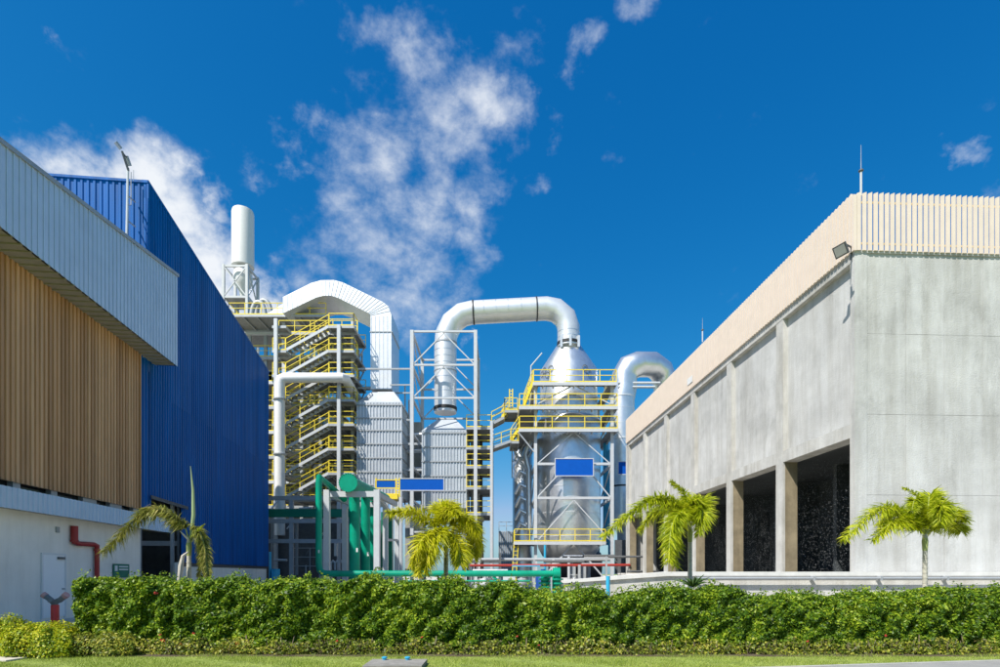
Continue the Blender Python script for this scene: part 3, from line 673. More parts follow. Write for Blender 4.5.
# duct arm behind, going back to the boiler
duct_seg(fd, [(262,317),(284,303)], [(262,331),(284,318)], 57.0, 3.5, 'rear_duct', silver2)
def casing(parent, cx0, cx1, nx0, nx1, ytop, ysh, ybot, Y, d, bands, ribn):
    n0, n1 = P(nx0,ytop,Y+.8), P(nx1,ytop,Y+.8); s0, s1 = P(cx0,ysh,Y), P(cx1,ysh,Y); b0, b1 = P(cx0,ybot,Y), P(cx1,ybot,Y)
    zt, zs, zb = ZZ(ytop,Y), s0.z, b0.z
    X0, X1 = s0.x, s1.x; N0, N1 = XX(nx0,Y), XX(nx1,Y)
    mb = MB()
    mb.add([(N0,Y+.9,zt),(N1,Y+.9,zt),(N1,Y+d-.9,zt),(N0,Y+d-.9,zt),(X0,Y,zs),(X1,Y,zs),(X1,Y+d,zs),(X0,Y+d,zs),(X0,Y,zb),(X1,Y,zb),(X1,Y+d,zb),(X0,Y+d,zb)],
           [(0,1,2,3),(0,4,5,1),(1,5,6,2),(2,6,7,3),(3,7,4,0),(4,8,9,5),(5,9,10,6),(6,10,11,7),(7,11,8,4),(8,11,10,9)])
    c = mb.build('casing_box', casing_sheet, parent)
    mb = MB()
    for i in range(ribn+1):
        x = X0+(X1-X0)*i/ribn; mb.box((x-.03,Y-.07,zb),(x+.03,Y-.005,zs-.03))
        xn = N0+(N1-N0)*i/ribn
    for i in range(8): y = Y+d*i/7; mb.box((X1+.005,y-.03,zb),(X1+.06,y+.03,zs-.03)); mb.box((X0-.06,y-.03,zb),(X0-.005,y+.03,zs-.03))
    mb.build('ribs', silver2, c)['kind'] = 'stuff'
    for y in bands:
        z = ZZ(y,Y); MB().box((X0-.09,Y-.10,z-.06),(X1+.09,Y-.004,z+.06)).box((X1+.004,Y-.004,z-.06),(X1+.09,Y+d,z+.06)).build('stiffener', greysteel, c)
    return c
casing(fd, 357.5, 401.5, 370, 392, 388.5, 402, 497, 51.0, 4.2, (405,418,430.5,444,458,472,485), 14)
mb = MB()
for px in (359,400):
    x = XX(px,51.6); mb.box((x-.15,51.4,0),(x+.15,51.7,ZZ(497,51)))
    x = XX(px,54.8); mb.box((x-.15,54.7,0),(x+.15,55.0,ZZ(497,51)))
mb.each('support_leg', greysteel, fd)

# ------------------------------------------------------------------ round duct from the tank over to the second casing
rd = thing('round_duct', 'shiny round duct looping from the tank top over to a ribbed casing', 'duct', (XX(445,53),53,8))
Yr = 53.0; rD = 11.0/F*Yr
MB().tube([P(568.5,347,Yr),P(568.5,328,Yr),P(565,318,Yr),P(556,310.5,Yr),P(546,308.6,Yr),P(472,312.6,Yr),P(462,315,Yr),P(452,323,Yr),P(446.3,335,Yr),P(445.4,348,Yr),P(445.4,413,Yr)], rD, 32).build('duct_run', silver2, rd, smooth=True)
def ring(parent, pc_, axis, r0, r1, wd, m_, name='clamp_ring'):
    axis = Vector(axis).normalized(); pc_ = Vector(pc_)
    MB().tube([pc_-axis*wd, pc_-axis*wd, pc_+axis*wd][1:], r1, 32).build(name, m_, parent, smooth=True)
ring(rd, P(536.5,309.1,Yr), P(472,312.6,Yr)-P(546,308.6,Yr), rD, rD+.05, .06, black)
ring(rd, P(473.5,312.5,Yr), P(472,312.6,Yr)-P(546,308.6,Yr), rD, rD+.05, .07, black)
ring(rd, P(445.6,344,Yr), (0,0,1), rD, rD+.05, .08, greysteel)
ring(rd, P(445.4,372,Yr), (0,0,1), rD, rD+.04, .05, greysteel)
ring(rd, P(445.4,409,Yr), (0,0,1), rD, rD+.06, .14, black)
ring(rd, P(568.5,344.2,Yr), (0,0,1), rD, rD+.05, .13, black)
for y in (352,358.5,365,379,386,393,400): ring(rd, P(445.4,y,Yr), (0,0,1), rD, rD+.014, .025, silver, 'seam')
for px in (484,496,508,521): ring(rd, P(px,312.6-(px-472)*.054,Yr), P(472,312.6,Yr)-P(546,308.6,Yr), rD, rD+.014, .025, silver, 'seam')
for y in (333,338.5): ring(rd, P(568.5,y,Yr), (0,0,1), rD, rD+.014, .025, silver, 'seam')
for px in (560.5, 569, 577.5):
    x = XX(px,Yr); MB().box((x-.11,Yr-rD-.08 if px == 569 else Yr-.85,ZZ(350,Yr)),(x+.11,Yr-rD+.05 if px == 569 else Yr-.6,ZZ(339,Yr))).build('bracket', silver2, rd)
casing(rd, 422.5, 466, 436, 455, 417, 430, 508, 51.0, 4.2, (433,447,461.5,476,491), 14)
mb = MB()
for px in (424,464): x = XX(px,51.6); mb.box((x-.15,51.4,0),(x+.15,51.7,ZZ(508,51)))
mb.each('support_leg', greysteel, rd)

# ------------------------------------------------------------------ lattice tower round the duct
lt = thing('lattice_tower', 'tall white steel lattice frame around the vertical round duct', 'tower', (XX(444,50),50,0))
YA, YB = 49.6, 56.2
xa, xb2 = XX(412,YA), XX(475.5,YA)
ztp = ZZ(330.5,YA)
for x in (xa, xb2):
    for y in (YA, YB): MB().box((x-.15,y-.15,0),(x+.15,y+.15,ztp)).build('post', whitesteel, lt)
zl_ = [ZZ(y,YA) for y in (331.5,365,398,432,466,500,532)]
for i, z in enumerate(zl_):
    for y in ((YA, YB) if i in (0,1,2,6) else (YB,)): MB().box((xa+.15,y-.07,z-.08),(xb2-.15,y+.07,z+.08)).each('beam', whitesteel, lt)
    for x in (xa, xb2): MB().box((x-.09,YA+.15,z-.1),(x+.09,YB-.15,z+.1)).each('beam', whitesteel, lt)
    if i < 2:
        zz = zl_[i+1]; xm = (xa+xb2)/2
        for y in (YA-.02, YB+.02):
            mb = MB(); mb.bar((xm,y,z-.15),(xa+.15,y,zz+.1),.09); mb.bar((xm,y,z-.15),(xb2-.15,y,zz+.1),.09); mb.each('brace', whitesteel, lt)
        for x in (xa, xb2): MB().bar((x,YA,z),(x,YB,zz),.09).each('brace', whitesteel, lt)
tie = thing('tie_frame', 'light steel ties and rail linking the arched duct to the lattice tower', 'frame', (XX(402,52),52,12))
for (p0, y0, p1, y1, Y, s_) in ((358,369,412,369,51,.14),(390,385,412,385,52,.12),(358,388,371,388,52,.12),(392,393,412,393,53,.12),(401,420,412,420,51.4,.14),(401,444,424,444,51.6,.2),(401,452,424,452,53,.2),(401,470,424,470,51.6,.2),(404,490,424,490,51.6,.25)):
    MB().bar(P(p0,y0,Y),P(p1,y1,Y),s_,s_).build('tie', greysteel, tie)
for (px, y0, y1, Y) in ((352,341,400,53),(357,352,380,53),(362,353,372,53.5),(405,385,505,54.5),(409,400,505,54.5)):
    MB().bar(P(px,y1,Y),P(px,y0,Y),.13).build('upright', greysteel, tie)
mb = MB(); mb.bar(P(345,341,53),P(353,341,53),.1).bar(P(345,345,53),P(357,372,53),.1); mb.each('brace', greysteel, tie)
MB().box(P(403,500,55.5),P(422,424,56.2)).build('back_casing', casing_dark, tie)
for y in (436, 452, 470, 486): MB().tube([P(402,y,54),P(424,y-2,54)],.16,8).build('pipe', silver, tie, smooth=True)

# platform tower right of the second casing
pt = thing('platform_tower', 'narrow steel tower of grating platforms between the ribbed casing and bridge', 'tower', (XX(480,52),52,0))
xp0, xp1 = XX(466,50.4), XX(491.5,50.4)
for i, y in enumerate((427,447,466,487,513)):
    deck(pt, xp0, xp1, 50.4, 55.4, ZZ(y,50.4), 'fr' if i < 4 else 'f')
for px in (491.5,): 
    for Y in (50.3,55.4): x = XX(px,50.4); MB().box((x-.12,Y-.12,0),(x+.12,Y+.12,ZZ(421 if Y < 52 else 425,Y))).build('post', whitesteel, pt)
for (px, Y) in ((468,55.2),(481,55.3)): x = XX(px,55); MB().box((x-.15,Y,0),(x+.15,Y+.3,ZZ(425,Y))).build('post', darksteel, pt)
MB().tube([P(473,512,53),P(473,430,53)],.22,10).tube([P(478,512,54),P(478,440,54)],.15,10).each('riser_pipe', greysteel, pt, smooth=True)
MB().box(P(468,520,52),P(484,514,54)).build('base_box', greysteel, pt)

# bridge up to the tank platforms
br = thing('stair_bridge', 'zigzag grating bridge with bright yellow railings leading up to the tank', 'bridge', (XX(508,50),50,15))
Yq = 50.4
def sloped(parent, p0, p1, Y, wd):
    a, b = P(*p0,Y), P(*p1,Y); d = Vector((0,wd,0))
    mb = MB(); mb.add([a,b,b+d,a+d,a-Vector((0,0,.08)),b-Vector((0,0,.08)),b+d-Vector((0,0,.08)),a+d-Vector((0,0,.08))],[(0,1,2,3),(7,6,5,4),(0,4,5,1),(1,5,6,2),(2,6,7,3),(3,7,4,0)]); mb.build('walkway', grating, parent)
    mb = MB(); mb.bar(a,b,.08,.24).bar(a+d,b+d,.08,.24); mb.each('stringer', greysteel, parent)
    mb = MB(); railing(mb,[a,b],1.1,1.2); railing(mb,[a+d,b+d],1.1,1.2); mb.build('railing', yellow, parent)
sloped(br, (491.5,424),(504,417.5), Yq, 1.4)
sloped(br, (491.5,448),(511,441), Yq, 1.4)
deck(br, XX(504,Yq), XX(518,Yq), Yq, Yq+3.2, ZZ(410,Yq), 'fbl')
deck(br, XX(510,Yq), XX(519,Yq), Yq, Yq+3.2, ZZ(441,Yq), 'fb')
flight(br, P(502,418,Yq+.1), P(508,409,Yq+.1), 1.2, n=6, strm=yellow)
flight(br, P(511,440,Yq+.1), P(519,428,Yq+.1), 1.2, n=6, strm=yellow)
flight(br, P(524,405,Yq+.1), P(533,381,Yq+.1), 1.2, n=9, strm=yellow)
mb = MB()
for px in (509.5, 512.5): mb.bar(P(px,412,Yq+.6), P(px,389,Yq+.6), .09)
for y in range(391, 412, 3): mb.bar(P(509.5,y,Yq+.6), P(512.5,y,Yq+.6), .05)
mb.build('ladder', yellow, br)
mb = MB().bar(P(512,448,53),P(527,470,53),.12).bar(P(512,448,53),P(512,478,53),.1).bar(P(527,440,53),P(513,462,53),.08); mb.each('strut', greysteel, br)

# ------------------------------------------------------------------ main tank
tk = thing('process_tank', 'large silver cone topped process tank standing inside a white frame', 'tank', (XX(569,53.8),53.8,0))
Yt = 53.8; cx = XX(568.5,Yt); kz = lambda y: ZZ(y,Yt)
Rb = 31.5/F*Yt; Ru = 28.5/F*Yt
MB().lathe((cx,Yt,0), [(.5,kz(563)),(1.6,kz(561)),(2.5,kz(556)),(Rb-.12,kz(548)),(Rb,kz(541)),(Rb,kz(424)),(Rb-.05,kz(422)),(Ru,kz(420)),(Ru,kz(372)),(1.12,kz(346)),(1.06,kz(345))], 48).build('shell', silver, tk, smooth=True)
for y in (441,465,490,515,538): MB().lathe((cx,Yt,kz(y)), [(Rb,0),(Rb+.02,0),(Rb+.02,.07),(Rb,.07)], 48).build('seam_band', silver2, tk, smooth=True)
for i in range(5):
    a = R(200+i*35); x, y = cx+1.9*math.cos(a), Yt+1.9*math.sin(a); MB().tube([(x,y,0),(x,y,kz(553))],.22,10).each('leg', greysteel, tk, smooth=True)
mb = MB()
for i in range(6):
    a = R(200+i*9+(60 if i > 3 else 0)); r_ = Ru+.05; c_ = Vector((cx+r_*math.cos(a), Yt+r_*math.sin(a), kz(378)+.3*math.sin(i*2.3)))
    q = [c_+Vector((.28*math.cos(t)*-math.sin(a), .28*math.cos(t)*math.cos(a), .28*math.sin(t))) for t in np.linspace(0,2*math.pi,9)]
    mb.tube(q, .025, 5, caps=False)
mb.build('hose_loops', darksteel, tk)
tf = thing('tank_frame', 'white braced frame with three yellow railed platforms around the process tank', 'frame', (XX(573,50.3),50.3,0))
YF, YG = 50.3, 57.4
xq0, xq1 = XX(535.5,YF), XX(612,YF)
for x in (xq0, xq1):
    for y in (YF, YG): MB().box((x-.14,y-.14,0),(x+.14,y+.14,ZZ(383,YF))).build('post', whitesteel, tf)
for y_ in (464, 498):
    z = ZZ(y_,YF)
    for y in (YF, YG): MB().box((xq0+.17,y-.1,z-.11),(xq1-.17,y+.1,z+.11)).each('beam', whitesteel, tf)
    for x in (xq0, xq1): MB().box((x-.1,YF+.17,z-.11),(x+.1,YG-.17,z+.11)).each('beam', whitesteel, tf)
xm = (xq0+xq1)/2
for (ya1, yb1) in ((432,464),(500,541)):
    za1, zb1 = ZZ(ya1,YF), ZZ(yb1,YF)
    for y in (YF-.02, YG+.02):
        mb = MB().bar((xm,y,za1),(xq0+.14,y,zb1),.085).bar((xm,y,za1),(xq1-.14,y,zb1),.085); mb.each('brace', whitesteel, tf)
mb = MB().bar((xm,YF,ZZ(543,YF)),(XX(548,YF),YF,ZZ(572,YF)),.13).bar((xm,YF,ZZ(543,YF)),(XX(604,YF),YF,ZZ(578,YF)),.13); mb.each('brace', whitesteel, tf)
mb = MB().bar((XX(593,YF),YF,ZZ(476,YF)),(xq1-.17,YF,ZZ(497,YF)),.1).bar((XX(556,YF),YF,ZZ(477,YF)),(xq0+.17,YF,ZZ(497,YF)),.1).bar((xm,YF,ZZ(385,YF)),(xq1-.17,YF,ZZ(404,YF)),.1).bar((xm,YF,ZZ(385,YF)),(xq0+.17,YF,ZZ(404,YF)),.1); mb.each('brace', whitesteel, tf)
for x in (xq0, xq1):
    for a_, b_ in ((464,498),(500,541),(405,428)): MB().bar((x,YF,ZZ(a_,YF)),(x,YG,ZZ(b_,YF)),.1).each('brace', whitesteel, tf)
def ringdeck(y, px0, px1, rails, Y0=YF-.7):
    z = ZZ(y,Y0); X0, X1 = XX(px0,Y0), XX(px1,Y0); yi = Yt-Rb-.08
    # front, left, right strips around the shell
    MB().box((X0+.08,Y0+.08,z-.06),(X1-.08,yi,z)).box((X0+.08,yi,z-.06),(cx-Rb-.1,YG,z)).box((cx+Rb+.1,yi,z-.06),(X1-.08,YG,z)).build('deck', grating, tf)
    mb = MB().box((X0,Y0,z-.28),(X1,Y0+.08,z+.0)).box((X0,Y0+.08,z-.28),(X0+.08,YG,z)).box((X1-.08,Y0+.08,z-.28),(X1,YG,z))
    n = 8
    for i in range(1,n): xx = X0+(X1-X0)*i/n; mb.box((xx-.05,Y0+.08,z-.26),(xx+.05,yi,z-.07))
    mb.build('deck_frame', whitesteel, tf)
    mb = MB(); railing(mb, [(X0+.05,Y0+.04,z),(X1-.05,Y0+.04,z)], step=1.35, r=.065)
    railing(mb, [(X1-.05,Y0+.04,z),(X1-.05,YG,z)]); railing(mb, [(X0+.05,Y0+1.5,z),(X0+.05,YG,z)]); mb.build('railing', yellow, tf)
ringdeck(382, 533, 617, '')
ringdeck(406, 519, 618, '')
ringdeck(428.5, 519, 618, '')
ringdeck(541.5, 514, 606, '')
mb = MB().bar(P(518,432,YF-.6),P(534,452,YF),.11).bar(P(612,432,YF),P(617,430,YF),.1); mb.each('knee_brace', whitesteel, tf)
mb = MB()
for px in (514.2, 518.5):
    mb.bar(P(px-2.5,580,YF-.5),P(px,541,YF-.5),.07)
for y in range(543,580,4): mb.bar(P(514.2-2.5*(y-541)/39,y,YF-.5),P(518.5-2.5*(y-541)/39,y,YF-.5),.05)
mb.build('ladder', yellow, tf)
MB().tube([P(531,383,51),P(531,366,51),P(542,353,51)],.06,6).build('vent_mast', whitesteel, tf)

def sign(px0, y0, px1, y1, Y, label, legs=None):
    t = thing('blue_sign', label, 'sign', (XX((px0+px1)/2,Y),Y,ZZ(y1,Y)), 'plain blue signs on the plant')
    MB().box((XX(px0,Y),Y,ZZ(y1,Y)),(XX(px1,Y),Y+.06,ZZ(y0,Y))).build('panel', blue_sign, t)
    b = .07; X0, X1, Z0, Z1 = XX(px0,Y), XX(px1,Y), ZZ(y1,Y), ZZ(y0,Y)
    MB().box((X0-b,Y-.03,Z0-b),(X1+b,Y+.08,Z0)).box((X0-b,Y-.03,Z1),(X1+b,Y+.08,Z1+b)).box((X0-b,Y-.03,Z0),(X0,Y+.08,Z1)).box((X1,Y-.03,Z0),(X1+b,Y+.08,Z1)).build('frame', whitesteel, t)
    return t
sign(555.5,459,593,475.5,YF-.45,'large blank blue sign in front of the silver tank')
sign(618.5,462,629,474,YF+1,'blue sign half hidden behind the corner of the concrete hall')
sign(398,479,443.5,490,47,'long blank blue sign below the two ribbed casings')
sign(375,480.5,396,488,47.5,'short dark blue sign left of the yellow ladder')

# right inverted-U duct
ud = thing('u_bend_duct', 'silver inverted U duct rising behind the tank next to the concrete hall', 'duct', (XX(630,59),59,6))
Yu = 59.0; ru = 12.2/F*Yu
MB().tube([P(622,525,Yu),P(622,400,Yu),P(624.5,388,Yu),P(624.5,376,Yu),P(629,368,Yu),P(638,364.5,Yu),P(652,364.5,Yu+1.2),P(661,371,Yu+2.0),P(665,382,Yu+2.4),P(668,425,Yu+2.4)], ru, 24).build('duct_run', silver, ud, smooth=True)
for y in (410,425,455,470,505): ring(ud, P(622,y,Yu), (0,0,1), ru, ru+.016, .03, silver2, 'seam')
for y in (487, 440, 398): ring(ud, P(622,y,Yu), (0,0,1), ru, ru+.05, .08, black if y == 487 else silver2)
MB().tube([P(618,383,58),P(660,383,58)],.14,8).tube([P(618,387,58),P(655,387,58)],.14,8).each('cross_pipe', whitesteel, ud)
MB().tube([P(622,525,Yu),P(622,574,Yu)],.5,12).each('leg', greysteel, ud)
# wrapped side vessel left of the tank
sv = thing('side_vessel', 'slim wrapped silver vessel just left of the process tank', 'tank', (XX(522,56),56,0))
MB().lathe((XX(522.5,56),56,0), [(1.0,0.3),(1.0,ZZ(455,56)),(.8,ZZ(450,56)),(.3,ZZ(447,56))], 24).build('shell', silver, sv, smooth=True)
for k in range(6):
    y = 458+k*13; MB().tube([P(515,y+10,54.6),P(520,y,54.4),P(526,y+3,54.3),P(531,y-6,54.4)],.16,8).build('wrapped_pipe', silver, sv, smooth=True)
MB().tube([P(529,530,54.2),P(529,470,54.2),P(525,455,54.2),P(530,440,54.2)],.28,10).each('riser_pipe', silver, sv, smooth=True)
MB().tube([P(606,545,55),P(606,440,55)],.3,10).tube([P(609.5,560,54.5),P(609.5,450,54.5)],.14,8).each('riser_pipe', cyan, sv, smooth=True)

# ------------------------------------------------------------------ chimney stack
ck = thing('chimney_stack', 'white cylindrical stack carried on a cross braced frame above the roof', 'chimney', (-34.0,73.6,30))
xs0, xs1, ys0, ys1 = XX(223.5,72), XX(247,72), 72.0, 75.2
cxs, cys = (xs0+xs1)/2+.25, 73.6
MB().lathe((cxs,cys,0), [(1.38,ZZ(267,73.6)),(1.38,ZZ(214,73.6)),(1.30,ZZ(211.5,73.6)),(1.1,ZZ(210.6,73.6))], 40).build('barrel', whitepaint, ck, smooth=True)
MB().lathe((cxs,cys,0), [(.25,ZZ(302,73.6)),(.35,ZZ(297,73.6)),(.5,ZZ(291,73.6)),(1.0,ZZ(286,73.6)),(1.2,ZZ(280,73.6)),(1.15,ZZ(274,73.6)),(.8,ZZ(268,73.6))], 32).build('hopper', whitepaint, ck, smooth=True)
zT, zM, zB = ZZ(266,72), ZZ(297,72), 20.0
for x in (xs0, xs1):
    for y in (ys0, ys1): MB().box((x-.16,y-.16,zB),(x+.16,y+.16,zT+.2)).build('post', whitesteel, ck)
for z in (zT, zM, zM-3.4):
    mb = MB()
    for y in (ys0, ys1): mb.box((xs0+.16,y-.1,z-.12),(xs1-.16,y+.1,z+.12))
    for x in (xs0, xs1): mb.box((x-.1,ys0+.16,z-.12),(x+.1,ys1-.16,z+.12))
    mb.each('beam', whitesteel, ck)
MB().box((xs0,ys0+.1,zM-.02),(xs1,ys1-.1,zM+.05)).build('deck', grating, ck)
for a_, b_ in (((xs0,ys0-.05,zT),(xs1,ys0-.05,zM)),((xs1,ys0-.05,zT),(xs0,ys0-.05,zM)),((xs1+.05,ys0,zT),(xs1+.05,ys1,zM)),((xs1+.05,ys1,zT),(xs1+.05,ys0,zM)),((xs0,ys1+.05,zT),(xs1,ys1+.05,zM))):
    MB().bar(a_,b_,.13).each('brace', whitesteel, ck)
MB().tube([(cxs-.8,cys,zB),(cxs-.8,cys,zM-.3)],.3,10).tube([(cxs+.6,cys,zB),(cxs+.6,cys,zM-.3)],.4,10).tube([(cxs,cys,zM),(cxs,cys,zM+1.2)],.35,10).each('feed_pipe', greysteel, ck, smooth=True)

# ------------------------------------------------------------------ low pipe rack left of centre
pr_ = thing('pipe_rack', 'dark grey steel pipe rack with green band under the stair tower', 'frame', (XX(310,46),46,0))
Yk = 46.0
for (y0, y1, m_) in ((496,500,greysteel),(509,517,greendark),(519,523,greysteel),(539,543,greysteel)):
    MB().box((XX(236,Yk),Yk,ZZ(y1,Yk)),(XX(372,Yk),Yk+.3,ZZ(y0,Yk))).each('beam', m_, pr_)
for px, y0 in ((291,496),(321,543),(346,496),(366,496)):
    x = XX(px,Yk); MB().box((x-.16,Yk+.02,0),(x+.16,Yk+.28,ZZ(y0,Yk)-.01)).build('post', greysteel, pr_)
MB().box((XX(236,Yk),Yk+4,0),(XX(372,Yk),Yk+4.2,ZZ(520,Yk+4))).build('back_panel', darksteel, pr_)
for k in range(16):
    y = 503+rr.uniform(0,66); x_ = rr.uniform(268,330)
    mm = rr.choice((greysteel,silver,whitesteel,darksteel,yellow,casing_dark,darksteel))
    if k % 3 == 0: MB().bar(P(x_,575,Yk+1.5),P(x_,y,Yk+1.5),rr.uniform(.06,.2)).build('pipe', mm, pr_)
    elif k % 3 == 1: MB().tube([P(x_,y,Yk+2),P(x_+rr.uniform(8,40),y+rr.uniform(-1,1),Yk+2)],rr.uniform(.05,.16),8).build('pipe', mm, pr_, smooth=True)
    else: MB().bar(P(x_,y,Yk+1.2),P(x_+rr.uniform(5,16),y-rr.uniform(5,14),Yk+3),rr.uniform(.06,.14)).build('pipe', mm, pr_)
mb = MB()
for y in (548,557,566): mb.bar(P(293,y,Yk+.9),P(320,y,Yk+.9),.06)
for px in (297,310): mb.bar(P(px,575,Yk+.9),P(px,548,Yk+.9),.06)
mb.build('guard_rail', greysteel, pr_)
for i in range(3): MB().tube([P(331+i*4,570,Yk+1),P(331+i*4,563,Yk+1),P(333+i*4,561,Yk+1),P(335+i*4,563,Yk+1)],.09,8).build('valve_pipe', whitesteel, pr_, smooth=True)
MB().box(P(334,556,Yk+1.2),P(338,543,Yk+1.6)).build('instrument', whitepaint, pr_)
tag(MB().box(P(269,580,40),P(271.5,552,40.4)).box(P(271.5,580,40.1),P(280,569,41)).build('pump_skid', cyan), 'blue pump skid beside the far corner of the blue warehouse', 'pump')

# grey portal frame with green header and columns (nearer)
gf = thing('portal_frame', 'light grey portal frame carrying the green header vessel', 'frame', (XX(352,31),31,0))
for (px, Y, y0) in ((327,30,490),(377,30,490),(345,34.5,499),(385.5,34.5,499),(397,38,502)):
    x = XX(px,Y); MB().box((x-.15,Y-.15,0),(x+.15,Y+.15,ZZ(y0,Y))).build('post', whitesteel, gf)
for Y, a_, b_ in ((30,327,377),(34.5,345,385.5)):
    MB().box((XX(a_,Y)+.15,Y-.1,ZZ(491,30)-.32),(XX(b_,Y)-.15,Y+.1,ZZ(491,30)-.02)).each('beam', whitesteel, gf)
for px in (327,377):
    MB().bar((XX(px,30),30.15,ZZ(491,30)-.17),(XX(px,30)+.2,34.4,ZZ(491,30)-.17),.2,.28).each('beam', greysteel, gf)
MB().bar(P(377,497,30.2),P(397,520,38),.16).bar((XX(386,34.5),34.5,ZZ(540,34.5)),(XX(397,38),38,ZZ(540,38)),.15).each('brace', greysteel, gf)
MB().tube([P(392,580,39),P(392,505,39)],.12,8).tube([P(401,580,42),P(401,497,42)],.14,8).each('riser_pipe', whitesteel, gf)
gh = thing('green_header', 'green header vessel with round flange facing forward and thick green columns below', 'vessel', (XX(348,31),31,0))
rh = 9.2/F*29.6
MB().tube([P(348,482.5,29.6),(XX(348,29.6)+.5,36.5,P(348,482.5,29.6).z)], rh*.82, 24).build('barrel', green, gh, smooth=True)
mb = MB(); c_ = P(348,482.5,29.5); mb.tube([c_,c_+Vector((0,.10,0))], rh, 32)
for i in range(24):
    a = 2*math.pi*i/24; q = c_+Vector((rh*math.cos(a),.02,rh*math.sin(a))); mb.tube([q-Vector((0,.05,0)),q+Vector((0,.1,0))],.028,6)
mb.build('flange', green, gh)
for (px, Y, r_, y0) in ((354.5,31,.30,493),(365.5,33,.27,493),(373,35,.27,493)):
    x = XX(px,Y); MB().tube([(x,Y,0),(x,Y,P(348,488,29.6).z)], r_, 20).build('column', green, gh, smooth=True)
    MB().lathe((x,Y,.9),[(r_,0),(r_+.1,0),(r_+.1,.09),(r_,.09)],20).build('column_flange', green, gh)
MB().box((XX(381,36),36,.0),(XX(392,36),36.2,ZZ(512,36))).build('back_plate', greendark, gh)
mb = MB()
for px, y in ((357,550),(368,554)): mb.box(P(px-.9,y+2,30.6 if px < 360 else 32.6),P(px+.9,y-2,30.62 if px < 360 else 32.62))
mb.each('label_plate', whitepaint, gh)

gp = thing('green_pipe', 'long green pipe rising in a loop then running level above the hedge', 'pipe', (XX(320,28),28,0))
MB().tube([P(345,500,31), P(330,486,30), P(322,479.5,28.6), P(319.5,477.5,28), P(318.8,481,28), P(318.8,564,28), P(319.8,570,28), P(323,573,28), P(330,573.6,28), P(548,573.6,28)], .155, 16).build('pipe_run', green, gp, smooth=True)
for px in (330,420,500): 
    x = XX(px,28); MB().box((x-.05,28.1,0),(x+.05,28.25,ZZ(575,28)-.1)).build('pipe_stand', greysteel, gp)
MB().box(P(318.2,553,27.83),P(319.6,550,27.835)).each('label_plate', whitepaint, gp)
vl = thing('green_valve', 'green flanged valve at the end of the long green pipe', 'valve', (XX(555,28),28,0))
q = P(548,573.6,28)
MB().tube([q,q+Vector((.25,0,0))],.155,16).tube([q+Vector((.25,0,0)),q+Vector((.6,0,0))],.30,20).build('elbow', green, vl, smooth=True)
prof = []
z = 0
for i in range(7):
    prof += [(.22,z),(.22,z+.10),(.34,z+.10),(.34,z+.18),(.22,z+.18)]; z += .2
prof.append((.22,1.62))
MB().lathe((q.x+.42,28,0), prof, 20).each('body', green, vl)
MB().lathe((q.x-.10,28.5,0), prof, 20).each('body', green, vl)
MB().box((q.x+.1,27.6,0),(q.x+.17,27.65,1.45)).build('stand', greysteel, vl)

# ------------------------------------------------------------------ distant low plant between the towers
def simple(name, label, cat, mb, m_, smooth=False, group=None): return tag(mb.build(name, m_, smooth=smooth), label, cat, group)
sh = thing('utility_shed', 'small grey ribbed sheet shed in the distance left of the tank', 'shed', (XX(507,62),62,0))
MB().box((XX(499,62),62,0),(XX(514,62),66,ZZ(531,62))).each('body', greysheet, sh)
mb = MB()
for i in range(9): x = XX(499+i*1.8,62); mb.box((x-.05,61.93,0),(x+.05,61.998,ZZ(531.5,62)))
mb.build('ribs', greycap, sh)
mb = MB(); railing(mb,[(XX(499,62),62,ZZ(531,62)),(XX(514,62),62,ZZ(531,62))],1.0,.8,toe=False); mb.build('railing', greysteel, sh)
simple('red_pipe_run', 'long level red pipe in front of the tank legs', 'pipe', MB().tube([P(470,565.5,44),P(630,565,44)],.10,10), orange, True)
simple('grey_pipe_run', 'pale grey pipe just above the long red pipe', 'pipe', MB().tube([P(455,559.5,45),P(610,559.5,45)],.13,10), greysteel, True)
simple('rack_beam', 'dark level beam behind the palm at the pipe rack', 'beam', MB().box(P(452,563,47),P(500,560,47.3)), darksteel)
for i, px in enumerate((455,478,499,533,552,618)):
    simple('rack_post', ['slim grey rack post behind the yellow palm','grey rack post right of the yellow palm','thin dark rack post near the shed','grey rack post under the tank platform','grey rack post under the tank bottom','grey rack post by the hall corner'][i], 'post',
           MB().box(P(px,590,44.5),P(px+2.2,559 if i != 2 else 553,44.7)), (greysteel,whitesteel,darksteel)[i % 3], group='posts of the low pipe rack')
simple('vent_pipe', 'black goose neck vent pipe standing against the pale horizon', 'pipe', MB().tube([P(482.5,575,46),P(482.5,548,46),P(481.5,545,46),P(479,544.5,46)],.10,8), black, True)
simple('blue_pump', 'dark blue pump casing beside the green valve', 'pump', MB().lathe(P(543,590,31),[(.3,0),(.42,.1),(.42,.7),(.3,.9),(.12,1.0),(.12,1.15)],14), mat('dark_blue_paint',(.01,.06,.25),.45), True)
simple('cyan_rail', 'thin cyan handrail pipe low beside the tank legs', 'rail', MB().tube([P(512,566,40),P(540,566,40)],.05,8).tube([P(545,545,47),P(545,580,47)],.10,8), cyan)
simple('control_cabinet', 'pale control cabinet seen low through the pipe rack', 'cabinet', MB().box(P(503,592,36),P(515,575,36.6)).box(P(504,590,35.97),P(514,583,35.995)), whitesteel)
simple('low_green_pipe', 'thin green pipe below the long green pipe above the hedge', 'pipe', MB().tube([P(400,581,30),P(530,581,30)],.05,8), green)
simple('drum', 'dark vessel end seen under the tank bottom', 'tank', MB().tube([P(560,565,57),P(600,565,57)],1.3,20), darksteel, True)
simple('glazed_frame', 'grey framed window unit low beside the concrete hall corner', 'frame', MB().box(P(615,574,52),P(634,540,52.2)).box(P(617,572,51.9),P(624,557,51.95)).box(P(626,555,51.9),P(632,543,51.95)), darksteel)
